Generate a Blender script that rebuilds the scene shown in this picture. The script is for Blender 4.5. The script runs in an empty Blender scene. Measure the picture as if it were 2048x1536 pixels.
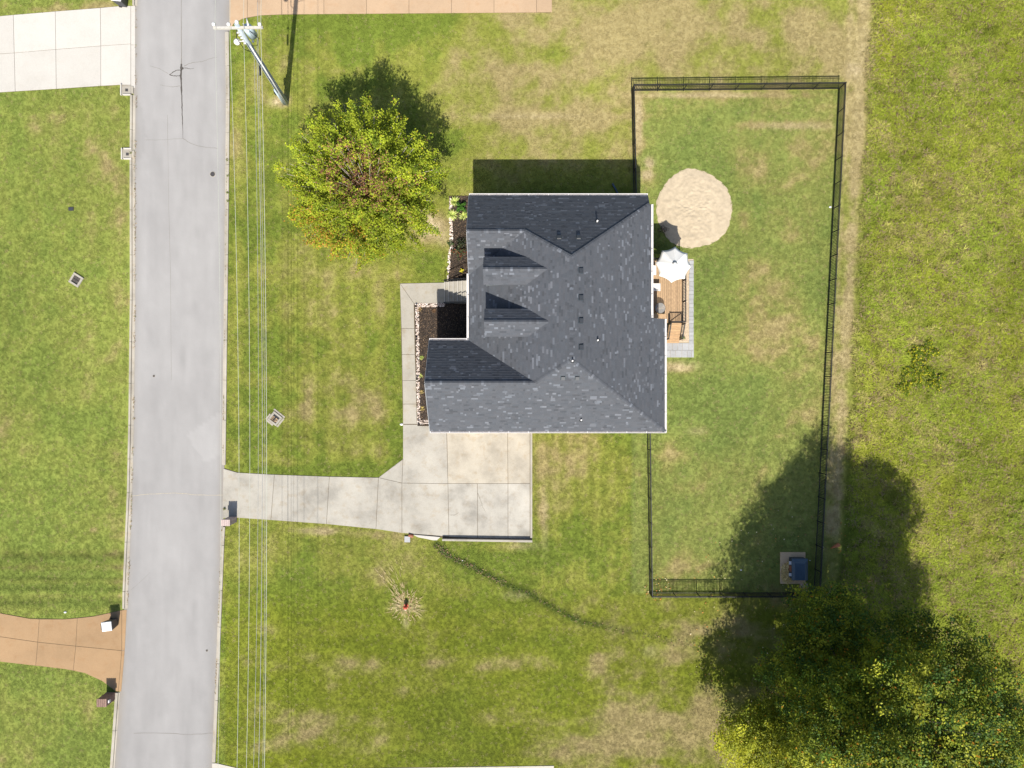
import bpy, math, random
import numpy as np
from mathutils import Vector, Matrix

random.seed(7)
rng = np.random.default_rng(7)
sc = bpy.context.scene
COL = sc.collection
R = math.radians

# ------------------------------------------------------------------ camera, sky, sun, exposure
S, H = 0.036, 52.0                      # metres per photo pixel on the ground, flying height
cam_d = bpy.data.cameras.new('camera')
cam = bpy.data.objects.new('camera', cam_d)
COL.objects.link(cam)
cam.location = (0, 0, H)
cam_d.sensor_width = 36
cam_d.lens = 36 * H / (2048 * S)
cam_d.clip_start = 0.5
cam_d.clip_end = 2500
sc.camera = cam

SUN_EL = 50.5
w = bpy.data.worlds.new('World')
sc.world = w
w.use_nodes = True
nt = w.node_tree
bg = nt.nodes['Background']
sky = nt.nodes.new('ShaderNodeTexSky')
sky.sky_type = 'NISHITA'
sky.sun_disc = False
sky.sun_elevation = R(SUN_EL)
sky.sun_rotation = R(180)
sky.altitude = 100
sky.dust_density = 1.6
nt.links.new(sky.outputs[0], bg.inputs[0])
bg.inputs[1].default_value = 0.095
sun_d = bpy.data.lights.new('sun', 'SUN')
sun_d.energy = 4.3
sun_d.angle = R(0.55)
sun_d.color = (1.0, 0.955, 0.87)
sun = bpy.data.objects.new('sun', sun_d)
COL.objects.link(sun)
sun.location = (0, -40, 60)
sun.rotation_euler = (R(90 - SUN_EL), 0, R(-0.6))
sc.view_settings.view_transform = 'Standard'
sc.view_settings.look = 'None'
sc.view_settings.exposure = 0.9
sc.view_settings.gamma = 1
sc.view_settings.use_curve_mapping = False

# ------------------------------------------------------------------ helpers
def P(px, py, h=0.0):
    """a point of the place seen at photo position px,py and standing h metres up"""
    k = S * (1 - h / H)
    return Vector(((px - 1024) * k, (768 - py) * k, h))

def P2(px, py, h=0.0):
    p = P(px, py, h)
    return (p.x, p.y)

def tag(o, label=None, cat=None, group=None, kind=None):
    if label: o['label'] = label
    if cat: o['category'] = cat
    if group: o['group'] = group
    if kind: o['kind'] = kind
    return o

def empty(name, loc, label=None, cat=None, group=None, kind=None):
    o = bpy.data.objects.new(name, None)
    COL.objects.link(o)
    o.location = loc
    o.empty_display_size = 0.2
    return tag(o, label, cat, group, kind)

def wloc(o):
    v = Vector((0, 0, 0))
    while o is not None:
        v += Vector(o.location)
        o = o.parent
    return v

def copy_tree(o, parent=None):
    c = o.copy()
    COL.objects.link(c)
    c.parent = parent
    for ch in list(o.children):
        copy_tree(ch, c)
    return c

class MB:
    def __init__(self):
        self.v, self.f, self.c, self.sm = [], [], [], []
    def add(self, vs, fs, col=None, smooth=False):
        b = len(self.v)
        self.v.extend([tuple(x) for x in vs])
        for q in fs:
            self.f.append([i + b for i in q])
            self.c.append(col)
            self.sm.append(smooth)
    def box(self, cx, cy, cz, sx, sy, sz, rz=0.0, col=None):
        c, s = math.cos(rz), math.sin(rz)
        vs = []
        for z in (-1, 1):
            for x, y in ((-1, -1), (1, -1), (1, 1), (-1, 1)):
                a, b = x * sx / 2, y * sy / 2
                vs.append((cx + a * c - b * s, cy + a * s + b * c, cz + z * sz / 2))
        self.add(vs, [(3, 2, 1, 0), (4, 5, 6, 7), (0, 1, 5, 4), (1, 2, 6, 5), (2, 3, 7, 6), (3, 0, 4, 7)], col)
        return self
    def bar(self, a, b, w, h=None, col=None):
        a, b = Vector(a), Vector(b)
        h = h or w
        d = (b - a).normalized()
        up = Vector((0, 0, 1)) if abs(d.z) < 0.95 else Vector((0, 1, 0))
        s = d.cross(up).normalized()
        u = s.cross(d).normalized()
        vs = []
        for p in (a, b):
            for i, j in ((-1, -1), (1, -1), (1, 1), (-1, 1)):
                vs.append(p + s * (i * w / 2) + u * (j * h / 2))
        self.add(vs, [(3, 2, 1, 0), (4, 5, 6, 7), (0, 1, 5, 4), (1, 2, 6, 5), (2, 3, 7, 6), (3, 0, 4, 7)], col)
        return self
    def tube(self, pts, radii, n=8, col=None, cap=True):
        pts = [Vector(p) for p in pts]
        if not hasattr(radii, '__len__'): radii = [radii] * len(pts)
        vs, fs = [], []
        for i, p in enumerate(pts):
            d = (pts[min(i + 1, len(pts) - 1)] - pts[max(i - 1, 0)]).normalized()
            up = Vector((0, 0, 1)) if abs(d.z) < 0.9 else Vector((0, 1, 0))
            s = d.cross(up).normalized(); u = s.cross(d).normalized()
            for k in range(n):
                a = 2 * math.pi * k / n
                vs.append(p + (s * math.cos(a) + u * math.sin(a)) * radii[i])
        for i in range(len(pts) - 1):
            for k in range(n):
                k2 = (k + 1) % n
                fs.append((i * n + k, i * n + k2, (i + 1) * n + k2, (i + 1) * n + k))
        self.add(vs, fs, col, True)
        if cap:
            m = (len(pts) - 1) * n
            b = len(self.v) - len(vs)
            self.f.append([b + i for i in reversed(range(n))]); self.c.append(col); self.sm.append(False)
            self.f.append([b + m + i for i in range(n)]); self.c.append(col); self.sm.append(False)
        return self
    def prism(self, poly, z0, z1, col=None):
        a = sum(poly[i][0] * poly[(i + 1) % len(poly)][1] - poly[(i + 1) % len(poly)][0] * poly[i][1] for i in range(len(poly)))
        if a < 0: poly = poly[::-1]
        n = len(poly)
        vs = [(x, y, z0) for x, y in poly] + [(x, y, z1) for x, y in poly]
        fs = [tuple(reversed(range(n))), tuple(range(n, 2 * n))]
        fs += [(i, (i + 1) % n, n + (i + 1) % n, n + i) for i in range(n)]
        self.add(vs, fs, col)
        return self
    def dome(self, c, rx, ry, rz, n=10, m=5, col=None, jit=0.0):
        vs, fs = [], []
        for j in range(m):
            t = (math.pi / 2) * j / m
            for i in range(n):
                a = 2 * math.pi * i / n
                q = 1 + random.uniform(-jit, jit)
                vs.append((c[0] + rx * math.cos(a) * math.cos(t) * q, c[1] + ry * math.sin(a) * math.cos(t) * q, c[2] + rz * math.sin(t) * q))
        vs.append((c[0], c[1], c[2] + rz))
        for j in range(m - 1):
            for i in range(n):
                i2 = (i + 1) % n
                fs.append((j * n + i, j * n + i2, (j + 1) * n + i2, (j + 1) * n + i))
        for i in range(n):
            fs.append(((m - 1) * n + i, (m - 1) * n + (i + 1) % n, m * n))
        self.add(vs, fs, col, True)
        return self
    def build(self, name, mat, parent=None, loc=None, kind=None, label=None, cat=None, group=None, bevel=0.0):
        off = wloc(parent) if parent is not None else (Vector(loc) if loc is not None else Vector((0, 0, 0)))
        me = bpy.data.meshes.new(name)
        me.from_pydata([(x - off.x, y - off.y, z - off.z) for x, y, z in self.v], [], self.f)
        me.polygons.foreach_set('use_smooth', self.sm)
        if any(c is not None for c in self.c):
            at = me.color_attributes.new('tint', 'FLOAT_COLOR', 'CORNER')
            buf = []
            for q, c in zip(self.f, self.c):
                c = c if c is not None else (1, 1, 1)
                buf.extend([c[0], c[1], c[2], 1.0] * len(q))
            at.data.foreach_set('color', buf)
        me.materials.append(mat)
        me.update()
        o = bpy.data.objects.new(name, me)
        COL.objects.link(o)
        if parent is not None: o.parent = parent
        elif loc is not None: o.location = loc
        if bevel:
            m = o.modifiers.new('bevel', 'BEVEL'); m.width = bevel; m.segments = 2; m.limit_method = 'ANGLE'
        return tag(o, label, cat, group, kind)

def np_mesh(name, verts, nper, mat, parent=None, cols=None, kind=None, loc=(0, 0, 0), smooth=False):
    """verts (N*nper,3): N separate polygons of nper corners"""
    off = wloc(parent) if parent is not None else Vector(loc)
    verts = np.asarray(verts, dtype=np.float32) - np.array(off, dtype=np.float32)
    n = len(verts) // nper
    me = bpy.data.meshes.new(name)
    me.vertices.add(len(verts)); me.vertices.foreach_set('co', verts.ravel())
    me.loops.add(len(verts)); me.loops.foreach_set('vertex_index', np.arange(len(verts), dtype=np.int32))
    me.polygons.add(n)
    me.polygons.foreach_set('loop_start', np.arange(0, len(verts), nper, dtype=np.int32))
    me.update()
    if cols is not None:
        at = me.color_attributes.new('tint', 'FLOAT_COLOR', 'POINT')
        c = np.ones((len(verts), 4), dtype=np.float32)
        c[:, :3] = np.repeat(cols, nper, axis=0)
        at.data.foreach_set('color', c.ravel())
    me.materials.append(mat)
    o = bpy.data.objects.new(name, me)
    COL.objects.link(o)
    if parent is not None: o.parent = parent
    else: o.location = loc
    if kind: o['kind'] = kind
    return o

# ------------------------------------------------------------------ numpy noise
def _hash(ix, iy, seed):
    h = (ix.astype(np.int64) * 374761393 + iy.astype(np.int64) * 668265263 + seed * 974634777) & 0xffffffff
    h = ((h ^ (h >> 13)) * 1274126177) & 0xffffffff
    h = h ^ (h >> 16)
    return (h & 0xffff) / 65535.0
def vnoise(x, y, sc_, seed=0):
    x = np.asarray(x) / sc_; y = np.asarray(y) / sc_
    ix, iy = np.floor(x), np.floor(y)
    fx, fy = x - ix, y - iy
    fx = fx * fx * (3 - 2 * fx); fy = fy * fy * (3 - 2 * fy)
    a = _hash(ix, iy, seed); b = _hash(ix + 1, iy, seed); c = _hash(ix, iy + 1, seed); d = _hash(ix + 1, iy + 1, seed)
    return (a * (1 - fx) + b * fx) * (1 - fy) + (c * (1 - fx) + d * fx) * fy
def fbm(x, y, s, seed=0, o=4):
    t, a, tot = 0, 1.0, 0
    for i in range(o):
        c, si = math.cos(i * 1.1), math.sin(i * 1.1)
        t = t + a * vnoise(x * c - y * si, x * si + y * c, s / 2 ** i, seed + i * 17)
        tot += a; a *= 0.55
    return t / tot
def sstep(a, b, x):
    t = np.clip((x - a) / (b - a), 0, 1)
    return t * t * (3 - 2 * t)
def inpoly(x, y, poly):
    r = np.zeros(np.shape(x), bool)
    n = len(poly)
    for i in range(n):
        x1, y1 = poly[i]; x2, y2 = poly[(i + 1) % n]
        if y1 == y2: continue
        c = ((y1 > y) != (y2 > y)) & (x < (x2 - x1) * (y - y1) / (y2 - y1) + x1)
        r ^= c
    return r
def dpoly(x, y, pts):
    d = np.full(np.shape(x), 1e9)
    for (x1, y1), (x2, y2) in zip(pts[:-1], pts[1:]):
        L = (x2 - x1) ** 2 + (y2 - y1) ** 2
        t = np.clip(((x - x1) * (x2 - x1) + (y - y1) * (y2 - y1)) / L, 0, 1)
        d = np.minimum(d, np.hypot(x - x1 - t * (x2 - x1), y - y1 - t * (y2 - y1)))
    return d

# ------------------------------------------------------------------ materials
def newmat(name):
    m = bpy.data.materials.new(name); m.use_nodes = True
    return m, m.node_tree, m.node_tree.nodes['Principled BSDF']
def noise_node(t, scale, detail=4, rough=0.55, coord='Position', stretch=None):
    n = t.nodes.new('ShaderNodeTexNoise')
    n.inputs['Scale'].default_value = scale; n.inputs['Detail'].default_value = detail; n.inputs['Roughness'].default_value = rough
    g = t.nodes.new('ShaderNodeNewGeometry')
    if stretch:
        mp = t.nodes.new('ShaderNodeMapping'); mp.inputs['Scale'].default_value = stretch
        t.links.new(g.outputs['Position'], mp.inputs[0]); t.links.new(mp.outputs[0], n.inputs['Vector'])
    else:
        t.links.new(g.outputs['Position'], n.inputs['Vector'])
    return n
def ramp(t, src, stops):
    r = t.nodes.new('ShaderNodeValToRGB')
    e = r.color_ramp.elements
    while len(e) < len(stops): e.new(0.5)
    for i, (p, c) in enumerate(stops):
        e[i].position = p
        e[i].color = (c, c, c, 1) if not hasattr(c, '__len__') else (*c, 1)
    t.links.new(src, r.inputs[0])
    return r.outputs[0]
def mul(t, a, b, fac=1.0, mode='MULTIPLY'):
    m = t.nodes.new('ShaderNodeMix'); m.data_type = 'RGBA'; m.blend_type = mode
    m.inputs[0].default_value = fac
    t.links.new(a, m.inputs[6])
    if hasattr(b, 'links'): t.links.new(b, m.inputs[7])
    else: m.inputs[7].default_value = (*b, 1)
    return m.outputs[2]
def bump(t, bsdf, src, strength=0.3, dist=0.02):
    b = t.nodes.new('ShaderNodeBump'); b.inputs['Strength'].default_value = strength; b.inputs['Distance'].default_value = dist
    t.links.new(src, b.inputs['Height']); t.links.new(b.outputs[0], bsdf.inputs['Normal'])
def simple(name, c, rough=0.7, metal=0.0, var=0.12, scale=8.0, bmp=0.0, spec=0.5, attr=False, objvar=0.0, big=0.0, bigscale=0.5, stretch=None):
    m, t, b = newmat(name)
    n = noise_node(t, scale, 5, 0.6, stretch=stretch)
    v = ramp(t, n.outputs[0], [(0.3, 1 - var), (0.7, 1 + var)])
    if attr:
        a = t.nodes.new('ShaderNodeAttribute'); a.attribute_name = 'tint'
        base = mul(t, a.outputs['Color'], c)
    else:
        rgb = t.nodes.new('ShaderNodeRGB'); rgb.outputs[0].default_value = (*c, 1); base = rgb.outputs[0]
    out = mul(t, base, v)
    if big:
        n2 = noise_node(t, bigscale, 5, 0.6)
        out = mul(t, out, ramp(t, n2.outputs[0], [(0.32, 1 - big), (0.68, 1 + big)]))
    if objvar:
        oi = t.nodes.new('ShaderNodeObjectInfo')
        out = mul(t, out, ramp(t, oi.outputs['Random'], [(0, 1 - objvar), (1, 1 + objvar)]))
    t.links.new(out, b.inputs['Base Color'])
    b.inputs['Roughness'].default_value = rough; b.inputs['Metallic'].default_value = metal
    b.inputs['Specular IOR Level'].default_value = spec
    if bmp: bump(t, b, n.outputs[0], bmp)
    return m

def concrete(name, c, stain=0.12, warm=(0.82, 0.70, 0.52), objvar=0.05):
    m, t, b = newmat(name)
    rgb = t.nodes.new('ShaderNodeRGB'); rgb.outputs[0].default_value = (*c, 1)
    n1 = noise_node(t, 0.45, 6, 0.62); n2 = noise_node(t, 14, 6, 0.7); n3 = noise_node(t, 1.7, 5, 0.65); n4 = noise_node(t, 90, 2, 0.5)
    o = mul(t, rgb.outputs[0], ramp(t, n1.outputs[0], [(0.33, 1 - stain), (0.5, 1.0), (0.68, 1 + stain * .6)]))
    o = mul(t, o, ramp(t, n2.outputs[0], [(0.3, 0.93), (0.7, 1.05)]))
    o = mul(t, o, ramp(t, n4.outputs[0], [(0.3, 0.92), (0.7, 1.07)]))
    st = t.nodes.new('ShaderNodeMix'); st.data_type = 'RGBA'; st.blend_type = 'MULTIPLY'
    t.links.new(ramp(t, n3.outputs[0], [(0.52, 0.0), (0.72, 0.55)]), st.inputs[0])
    t.links.new(o, st.inputs[6]); st.inputs[7].default_value = (*warm, 1)
    o = st.outputs[2]
    oi = t.nodes.new('ShaderNodeObjectInfo')
    o = mul(t, o, ramp(t, oi.outputs['Random'], [(0, 1 - objvar), (1, 1 + objvar)]))
    t.links.new(o, b.inputs['Base Color']); b.inputs['Roughness'].default_value = 0.9; b.inputs['Specular IOR Level'].default_value = 0.2
    bump(t, b, n4.outputs[0], 0.25, 0.01)
    return m

def attrmat(name, rough=0.8, typ='GEOMETRY', var=0.15, scale=30, transl=0.0, spec=0.3, bmp=0.0):
    m, t, b = newmat(name)
    a = t.nodes.new('ShaderNodeAttribute'); a.attribute_name = 'tint'; a.attribute_type = typ
    n = noise_node(t, scale, 4, 0.65)
    o = mul(t, a.outputs['Color'], ramp(t, n.outputs[0], [(0.3, 1 - var), (0.7, 1 + var)]))
    t.links.new(o, b.inputs['Base Color']); b.inputs['Roughness'].default_value = rough; b.inputs['Specular IOR Level'].default_value = spec
    if bmp: bump(t, b, n.outputs[0], bmp)
    if transl:
        tr = t.nodes.new('ShaderNodeBsdfTranslucent'); t.links.new(mul(t, o, (1.15, 1.1, 0.6)), tr.inputs[0])
        mx = t.nodes.new('ShaderNodeMixShader'); mx.inputs[0].default_value = transl
        out = t.nodes['Material Output']
        t.links.new(b.outputs[0], mx.inputs[1]); t.links.new(tr.outputs[0], mx.inputs[2]); t.links.new(mx.outputs[0], out.inputs[0])
    return m

M = {}
M['ground'] = attrmat('ground_turf', 0.95, var=0.16, scale=9, spec=0.1, bmp=0.6)
M['grass'] = attrmat('grass_blades', 0.75, 'INSTANCER', var=0.12, scale=3, transl=0.22, spec=0.15)
M['leaf'] = attrmat('leaf', 0.6, var=0.12, scale=4, transl=0.34, spec=0.12)
M['leafoak'] = attrmat('glossy_leaf', 0.5, var=0.12, scale=4, transl=0.34, spec=0.12)
M['road'] = attrmat('worn_asphalt', 0.92, var=0.06, scale=45, spec=0.2, bmp=0.25)
M['conc'] = concrete('pale_concrete', (0.40, 0.37, 0.32), 0.10)
M['concdirty'] = concrete('stained_concrete', (0.310, 0.288, 0.246), 0.26, warm=(0.80, 0.68, 0.52))
M['walk'] = concrete('walkway_concrete', (0.315, 0.29, 0.245), 0.16)
M['concwhite'] = concrete('bright_concrete', (0.42, 0.395, 0.355), 0.05, warm=(0.95, 0.93, 0.90))
M['concbrown'] = concrete('brown_concrete', (0.285, 0.185, 0.10), 0.10, warm=(0.9, 0.8, 0.7))
M['conctan'] = concrete('tan_concrete', (0.37, 0.26, 0.165), 0.08, warm=(0.9, 0.8, 0.7))
M['kerb'] = concrete('kerb_concrete', (0.33, 0.30, 0.25), 0.22)
M['padtan'] = concrete('tan_pad', (0.55, 0.39, 0.24), 0.1)  # brightened tan: sunlight falling on the dog house pad is in the colour
M['concwarm'] = concrete('rust_stained_concrete', (0.345, 0.31, 0.25), 0.24, warm=(0.78, 0.66, 0.50))
M['conccool'] = concrete('washed_concrete', (0.335, 0.313, 0.27), 0.32, warm=(0.76, 0.68, 0.58))
M['soil'] = simple('joint_soil', (0.10, 0.075, 0.045), 0.95, var=0.4, scale=20)
M['crack'] = simple('crack_dark', (0.06, 0.052, 0.045), 0.95, var=0.4, scale=20)
M['crackpale'] = simple('crack_pale', (0.15, 0.135, 0.115), 0.95, var=0.3, scale=20)
M['cracktan'] = simple('crack_tan', (0.33, 0.29, 0.22), 0.95, var=0.3, scale=20)
M['mulch'] = simple('dark_mulch', (0.038, 0.029, 0.023), 0.95, var=0.7, scale=14, bmp=1.0, spec=0.1, big=0.3)
M['sand'] = simple('pale_sand', (0.385, 0.315, 0.22), 0.95, var=0.12, scale=3, bmp=0.6, big=.08, bigscale=1.2, spec=0.1)
M['shingle'] = attrmat('asphalt_shingle', 0.88, var=0.22, scale=60, spec=0.25)
M['trim'] = simple('white_trim', (0.62, 0.59, 0.57), 0.5, var=0.06, scale=5)
M['brick'] = None
M['wallside'] = simple('grey_siding', (0.22, 0.23, 0.24), 0.7, var=0.08, scale=4)
M['dwall'] = simple('dormer_siding', (0.10, 0.11, 0.12), 0.7, var=0.08, scale=4)
M['glass'] = simple('window_glass', (0.03, 0.04, 0.05), 0.08, var=0.05)
M['black'] = simple('black_metal', (0.008, 0.008, 0.009), 0.6, var=0.2)
M['darkgrey'] = simple('dark_plastic', (0.03, 0.033, 0.038), 0.5, var=0.15)
M['deck'] = simple('stained_deck_board', (0.34, 0.225, 0.125), 0.75, var=0.38, scale=6, objvar=0.16, stretch=(7, 0.8, 1))
M['deckx'] = simple('stained_tread_board', (0.40, 0.26, 0.14), 0.75, var=0.25, scale=6, objvar=0.1, stretch=(0.8, 7, 1))
M['paver'] = simple('grey_paver', (0.30, 0.30, 0.30), 0.9, var=0.1, scale=9, objvar=0.09, bmp=0.3)
M['gravel'] = attrmat('pebble', 0.85, var=0.1, scale=20)
M['canvas'] = simple('white_canvas', (0.60, 0.585, 0.55), 0.85, var=0.02, scale=3)
M['white'] = simple('white_plastic', (0.60, 0.58, 0.57), 0.45, var=0.03)
M['cushion'] = simple('white_cushion', (0.60, 0.57, 0.52), 0.9, var=0.04, scale=6)
M['pole'] = simple('weathered_pole', (0.30, 0.34, 0.37), 0.8, var=0.25, scale=5, bmp=0.3, stretch=(8, 8, 0.6))
M['arm'] = simple('crossarm_grey', (0.40, 0.38, 0.34), 0.7, var=0.1)
M['galv'] = simple('galvanised_steel', (0.42, 0.50, 0.55), 0.45, metal=0.2, var=0.1)
M['wire'] = simple('bare_conductor', (0.42, 0.43, 0.36), 0.5, metal=0.0, var=0.05)
M['cable'] = simple('grey_cable', (0.28, 0.28, 0.27), 0.6, var=0.05)
M['bark'] = simple('grey_bark', (0.16, 0.135, 0.11), 0.9, var=0.35, scale=9, bmp=0.6)
M['redtwig'] = simple('pale_twig', (0.33, 0.28, 0.24), 0.85, var=0.2)
M['hydrant'] = simple('red_paint', (0.42, 0.06, 0.025), 0.5, var=0.15)
M['clay'] = simple('clay_pipe', (0.22, 0.085, 0.045), 0.8, var=0.2)
M['navy'] = simple('dark_blue_plastic', (0.03, 0.055, 0.085), 0.45, var=0.1)
M['slate'] = simple('slate_plastic', (0.03, 0.042, 0.052), 0.55, var=0.1)
M['straw'] = simple('straw', (0.50, 0.35, 0.14), 0.85, var=0.2)
M['orange'] = simple('orange_plastic', (0.42, 0.13, 0.045), 0.6, var=0.1)
M['grate'] = simple('iron_grate', (0.035, 0.032, 0.032), 0.7, var=0.2)
M['frost'] = simple('frosted_glass', (0.30, 0.29, 0.27), 0.5, var=0.08)
def see_through(m, f):
    t = m.node_tree; tr = t.nodes.new('ShaderNodeBsdfTransparent'); mx = t.nodes.new('ShaderNodeMixShader'); mx.inputs[0].default_value = f
    t.links.new(t.nodes['Principled BSDF'].outputs[0], mx.inputs[1]); t.links.new(tr.outputs[0], mx.inputs[2]); t.links.new(mx.outputs[0], t.nodes['Material Output'].inputs[0])
see_through(M['frost'], .45)
M['whitesheet'] = simple('sticker', (0.6, 0.6, 0.62), 0.5, var=0.02)

def brickmat():
    m, t, b = newmat('brown_brick')
    br = t.nodes.new('ShaderNodeTexBrick')
    tc = t.nodes.new('ShaderNodeTexCoord')
    mp = t.nodes.new('ShaderNodeMapping'); mp.inputs['Rotation'].default_value = (R(90), 0, 0)
    t.links.new(tc.outputs['Object'], mp.inputs[0]); t.links.new(mp.outputs[0], br.inputs['Vector'])
    br.inputs['Scale'].default_value = 2.2
    br.inputs['Color1'].default_value = (0.17, 0.09, 0.06, 1); br.inputs['Color2'].default_value = (0.24, 0.15, 0.11, 1); br.inputs['Mortar'].default_value = (0.32, 0.29, 0.25, 1)
    br.inputs['Mortar Size'].default_value = 0.02
    t.links.new(br.outputs[0], b.inputs['Base Color']); b.inputs['Roughness'].default_value = 0.9
    return m
M['brick'] = brickmat()
M['brickp'] = simple('brick_face', (0.21, 0.13, 0.10), 0.9, var=0.2, scale=10, objvar=0.2)
M['brickpale'] = simple('pale_brick_face', (0.42, 0.33, 0.30), 0.9, var=0.12, scale=10, objvar=0.12)

# ------------------------------------------------------------------ layout outlines (photo pixels on the ground)
ROAD_L = [(265, -40000), (270, -700), (271, 0), (271, 190), (268, 330), (268, 600), (265, 850), (262, 985), (254, 1180), (243, 1385), (231, 1536), (200, 1950), (-600, 40000)]
ROAD_R = [(456, -40000), (461, -700), (461, 0), (455, 70), (454, 330), (451, 600), (447, 840), (445, 1000), (443, 1075), (440, 1180), (430, 1400), (424, 1536), (400, 1950), (-400, 40000)]
ROAD = ROAD_L + ROAD_R[::-1]
DRIVE = [(447, 936), (475, 945), (549, 949), (659, 953), (757, 955), (806, 918), (806, 838), (1064, 838), (1064, 1080), (885, 1076), (823, 1067), (752, 1058), (653, 1048), (542, 1040), (470, 1035), (445, 1036)]
WALK = [(800, 567), (892, 565), (892, 607), (831, 607), (835, 850), (806, 850), (802, 657)]
BED1 = [(829, 606), (942, 606), (942, 680), (880, 680), (880, 852), (835, 852)]
BED2 = [(898, 392), (945, 392), (945, 562), (896, 562), (902, 500)]
DRIVE_TL = [(-300, 58), (0, 32), (243, 12), (271, 12), (271, 176), (240, 170), (0, 185), (-300, 205)]
DRIVE_TR = [(459, 62), (468, 47), (485, 38), (520, 31), (570, 29), (1102, 25), (1107, -160), (459, -160)]
DRIVE_BL = [(-300, 1205), (0, 1226), (60, 1237), (130, 1238), (190, 1232), (248, 1219), (254, 1219), (243, 1383), (231, 1382), (205, 1362), (170, 1346), (130, 1338), (60, 1330), (0, 1323), (-300, 1300)]
DRIVE_B = [(424, 1526), (433, 1526), (480, 1537), (620, 1538), (1108, 1531), (1108, 1720), (420, 1720)]
SANDC = (1388, 418)
def sand_outline(k=1.0, n=64):
    out = []
    for i in range(n):
        a = 2 * math.pi * i / n
        r = 76 + 1.2 * math.sin(3 * a + 1) + 1.2 * math.sin(5 * a + 4) + .5 * math.sin(11 * a + 2) + .7 * math.sin(29 * a + 2 * math.sin(3 * a))
        out.append((SANDC[0] + r * k * math.cos(a), SANDC[1] + 1.04 * r * k * math.sin(a)))
    return out
SANDP = sand_outline()
HOUSE_FP = [(945, 412), (1270, 412), (1270, 650), (1300, 650), (1300, 845), (868, 845), (868, 678), (942, 678)]
DECKP = [(1270, 515), (1389, 515), (1389, 716), (1290, 716)]
PADP = [(1560, 1104), (1610, 1104), (1610, 1167), (1560, 1167)]
CHANNEL = [(872, 1088), (900, 1114), (950, 1136), (1010, 1168), (1060, 1188), (1110, 1218), (1160, 1243), (1250, 1262), (1330, 1278), (1400, 1290)]

# ------------------------------------------------------------------ lawn colour map (what grows where)
DRY = [ # px, py, rx, ry, amount of dry grass
 (560, 203, 22, 14, .8), (870, 455, 26, 30, .95), (850, 470, 30, 18, .6), (905, 480, 14, 30, .5), (1050, 235, 190, 26, .50), (1130, 120, 170, 90, .35), (1400, 60, 320, 70, .40),
 (1650, 70, 120, 70, .3), (1000, 300, 60, 70, .2), (1190, 160, 90, 50, .25), (1100, 232, 160, 6, .5), (1560, 250, 110, 9, .55), (1460, 190, 190, 7, .75), (1277, 250, 9, 70, .8),
 (1299, 325, 9, 12, 1.2), (1296, 350, 12, 8, 1.0), (1560, 420, 90, 110, .28), (1520, 330, 90, 40, .3), (1345, 735, 50, 12, .95), (1395, 862, 28, 14, .5), (1350, 905, 40, 20, .4), (1500, 600, 50, 60, .25),
 (1570, 700, 40, 100, .2), (1560, 850, 60, 60, .2), (640, 740, 90, 90, .30), (690, 800, 60, 40, .3), (560, 925, 40, 12, .5), (530, 870, 26, 12, .35), (720, 700, 50, 60, .2), (640, 905, 60, 16, .3), (600, 600, 90, 80, .12),
 (160, 235, 80, 30, .35), (60, 250, 60, 30, .15), (205, 330, 40, 60, .35), (180, 440, 70, 70, .28), (60, 600, 90, 60, .12), (170, 660, 50, 50, .3), (140, 790, 110, 40, .25), (230, 700, 30, 300, .15),
 (190, 1060, 12, 7, .6), (120, 900, 110, 40, .12), (100, 1140, 100, 12, .2), (160, 1420, 40, 60, .35), (60, 1450, 80, 60, .15), (120, 20, 160, 20, .8),
 (811, 1214, 34, 22, .75), (790, 1120, 80, 60, .35), (760, 1160, 50, 50, .2), (640, 1062, 60, 8, .6), (740, 1070, 50, 8, .5), (1010, 1095, 60, 10, .45), (1085, 1030, 14, 60, .35), (1120, 920, 60, 60, .22), (1180, 900, 40, 30, .25),
 (1300, 1290, 50, 22, .45), (1200, 1340, 90, 40, .15), (1440, 1450, 70, 90, .60), (1330, 1420, 110, 60, .3), (1250, 1500, 160, 40, .25), (900, 1490, 200, 30, .2), (620, 1450, 100, 30, .15), (500, 1110, 40, 30, .2), (1255, 880, 34, 40, .3),
 (1370, 1140, 50, 20, .35), (1000, 1230, 60, 12, .25), (1130, 1160, 60, 30, .1), (480, 300, 20, 200, .2), (510, 180, 30, 30, .3), (700, 140, 80, 16, .25), (900, 130, 30, 30, .2)]
GREEN = [(1400, 300, 60, 50, .35), (1440, 235, 120, 22, .25), (1450, 780, 120, 60, .3), (1380, 600, 60, 50, .25), (1000, 1110, 120, 40, .35), (620, 1200, 200, 60, .3), (560, 560, 60, 90, .15), (830, 60, 220, 40, .35), (900, 280, 40, 50, .25), (650, 940, 150, 8, .5), (800, 900, 12, 60, .4),
 (60, 780, 80, 60, .2), (120, 1290, 300, 20, .1), (1380, 1000, 80, 90, .2), (1680, 560, 18, 300, .15), (870, 530, 60, 30, .25), (860, 590, 40, 30, .2), (1515, 410, 14, 35, .6), (120, 1180, 130, 60, .25)]
BARE = [(1299, 325, 9, 11, .9), (1294, 350, 12, 8, .8), (1400, 190, 110, 5, .55), (1277, 240, 8, 60, .6), (556, 204, 16, 10, .8), (862, 452, 22, 20, .7), (884, 470, 12, 22, .5), (1345, 733, 48, 10, .55), (811, 1214, 28, 12, .55),
        (1060, 232, 110, 5, .3), (1590, 252, 70, 7, .35), (812, 1245, 5, 14, .5), (1040, 1190, 30, 8, .35), (1300, 1303, 14, 12, .35), (640, 1062, 40, 6, .5), (860, 448, 8, 22, .5), (1040, 1092, 40, 8, .3), (1090, 1040, 6, 60, .3), (1705, 140, 14, 16, .4), (1395, 862, 18, 8, .3)]
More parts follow.
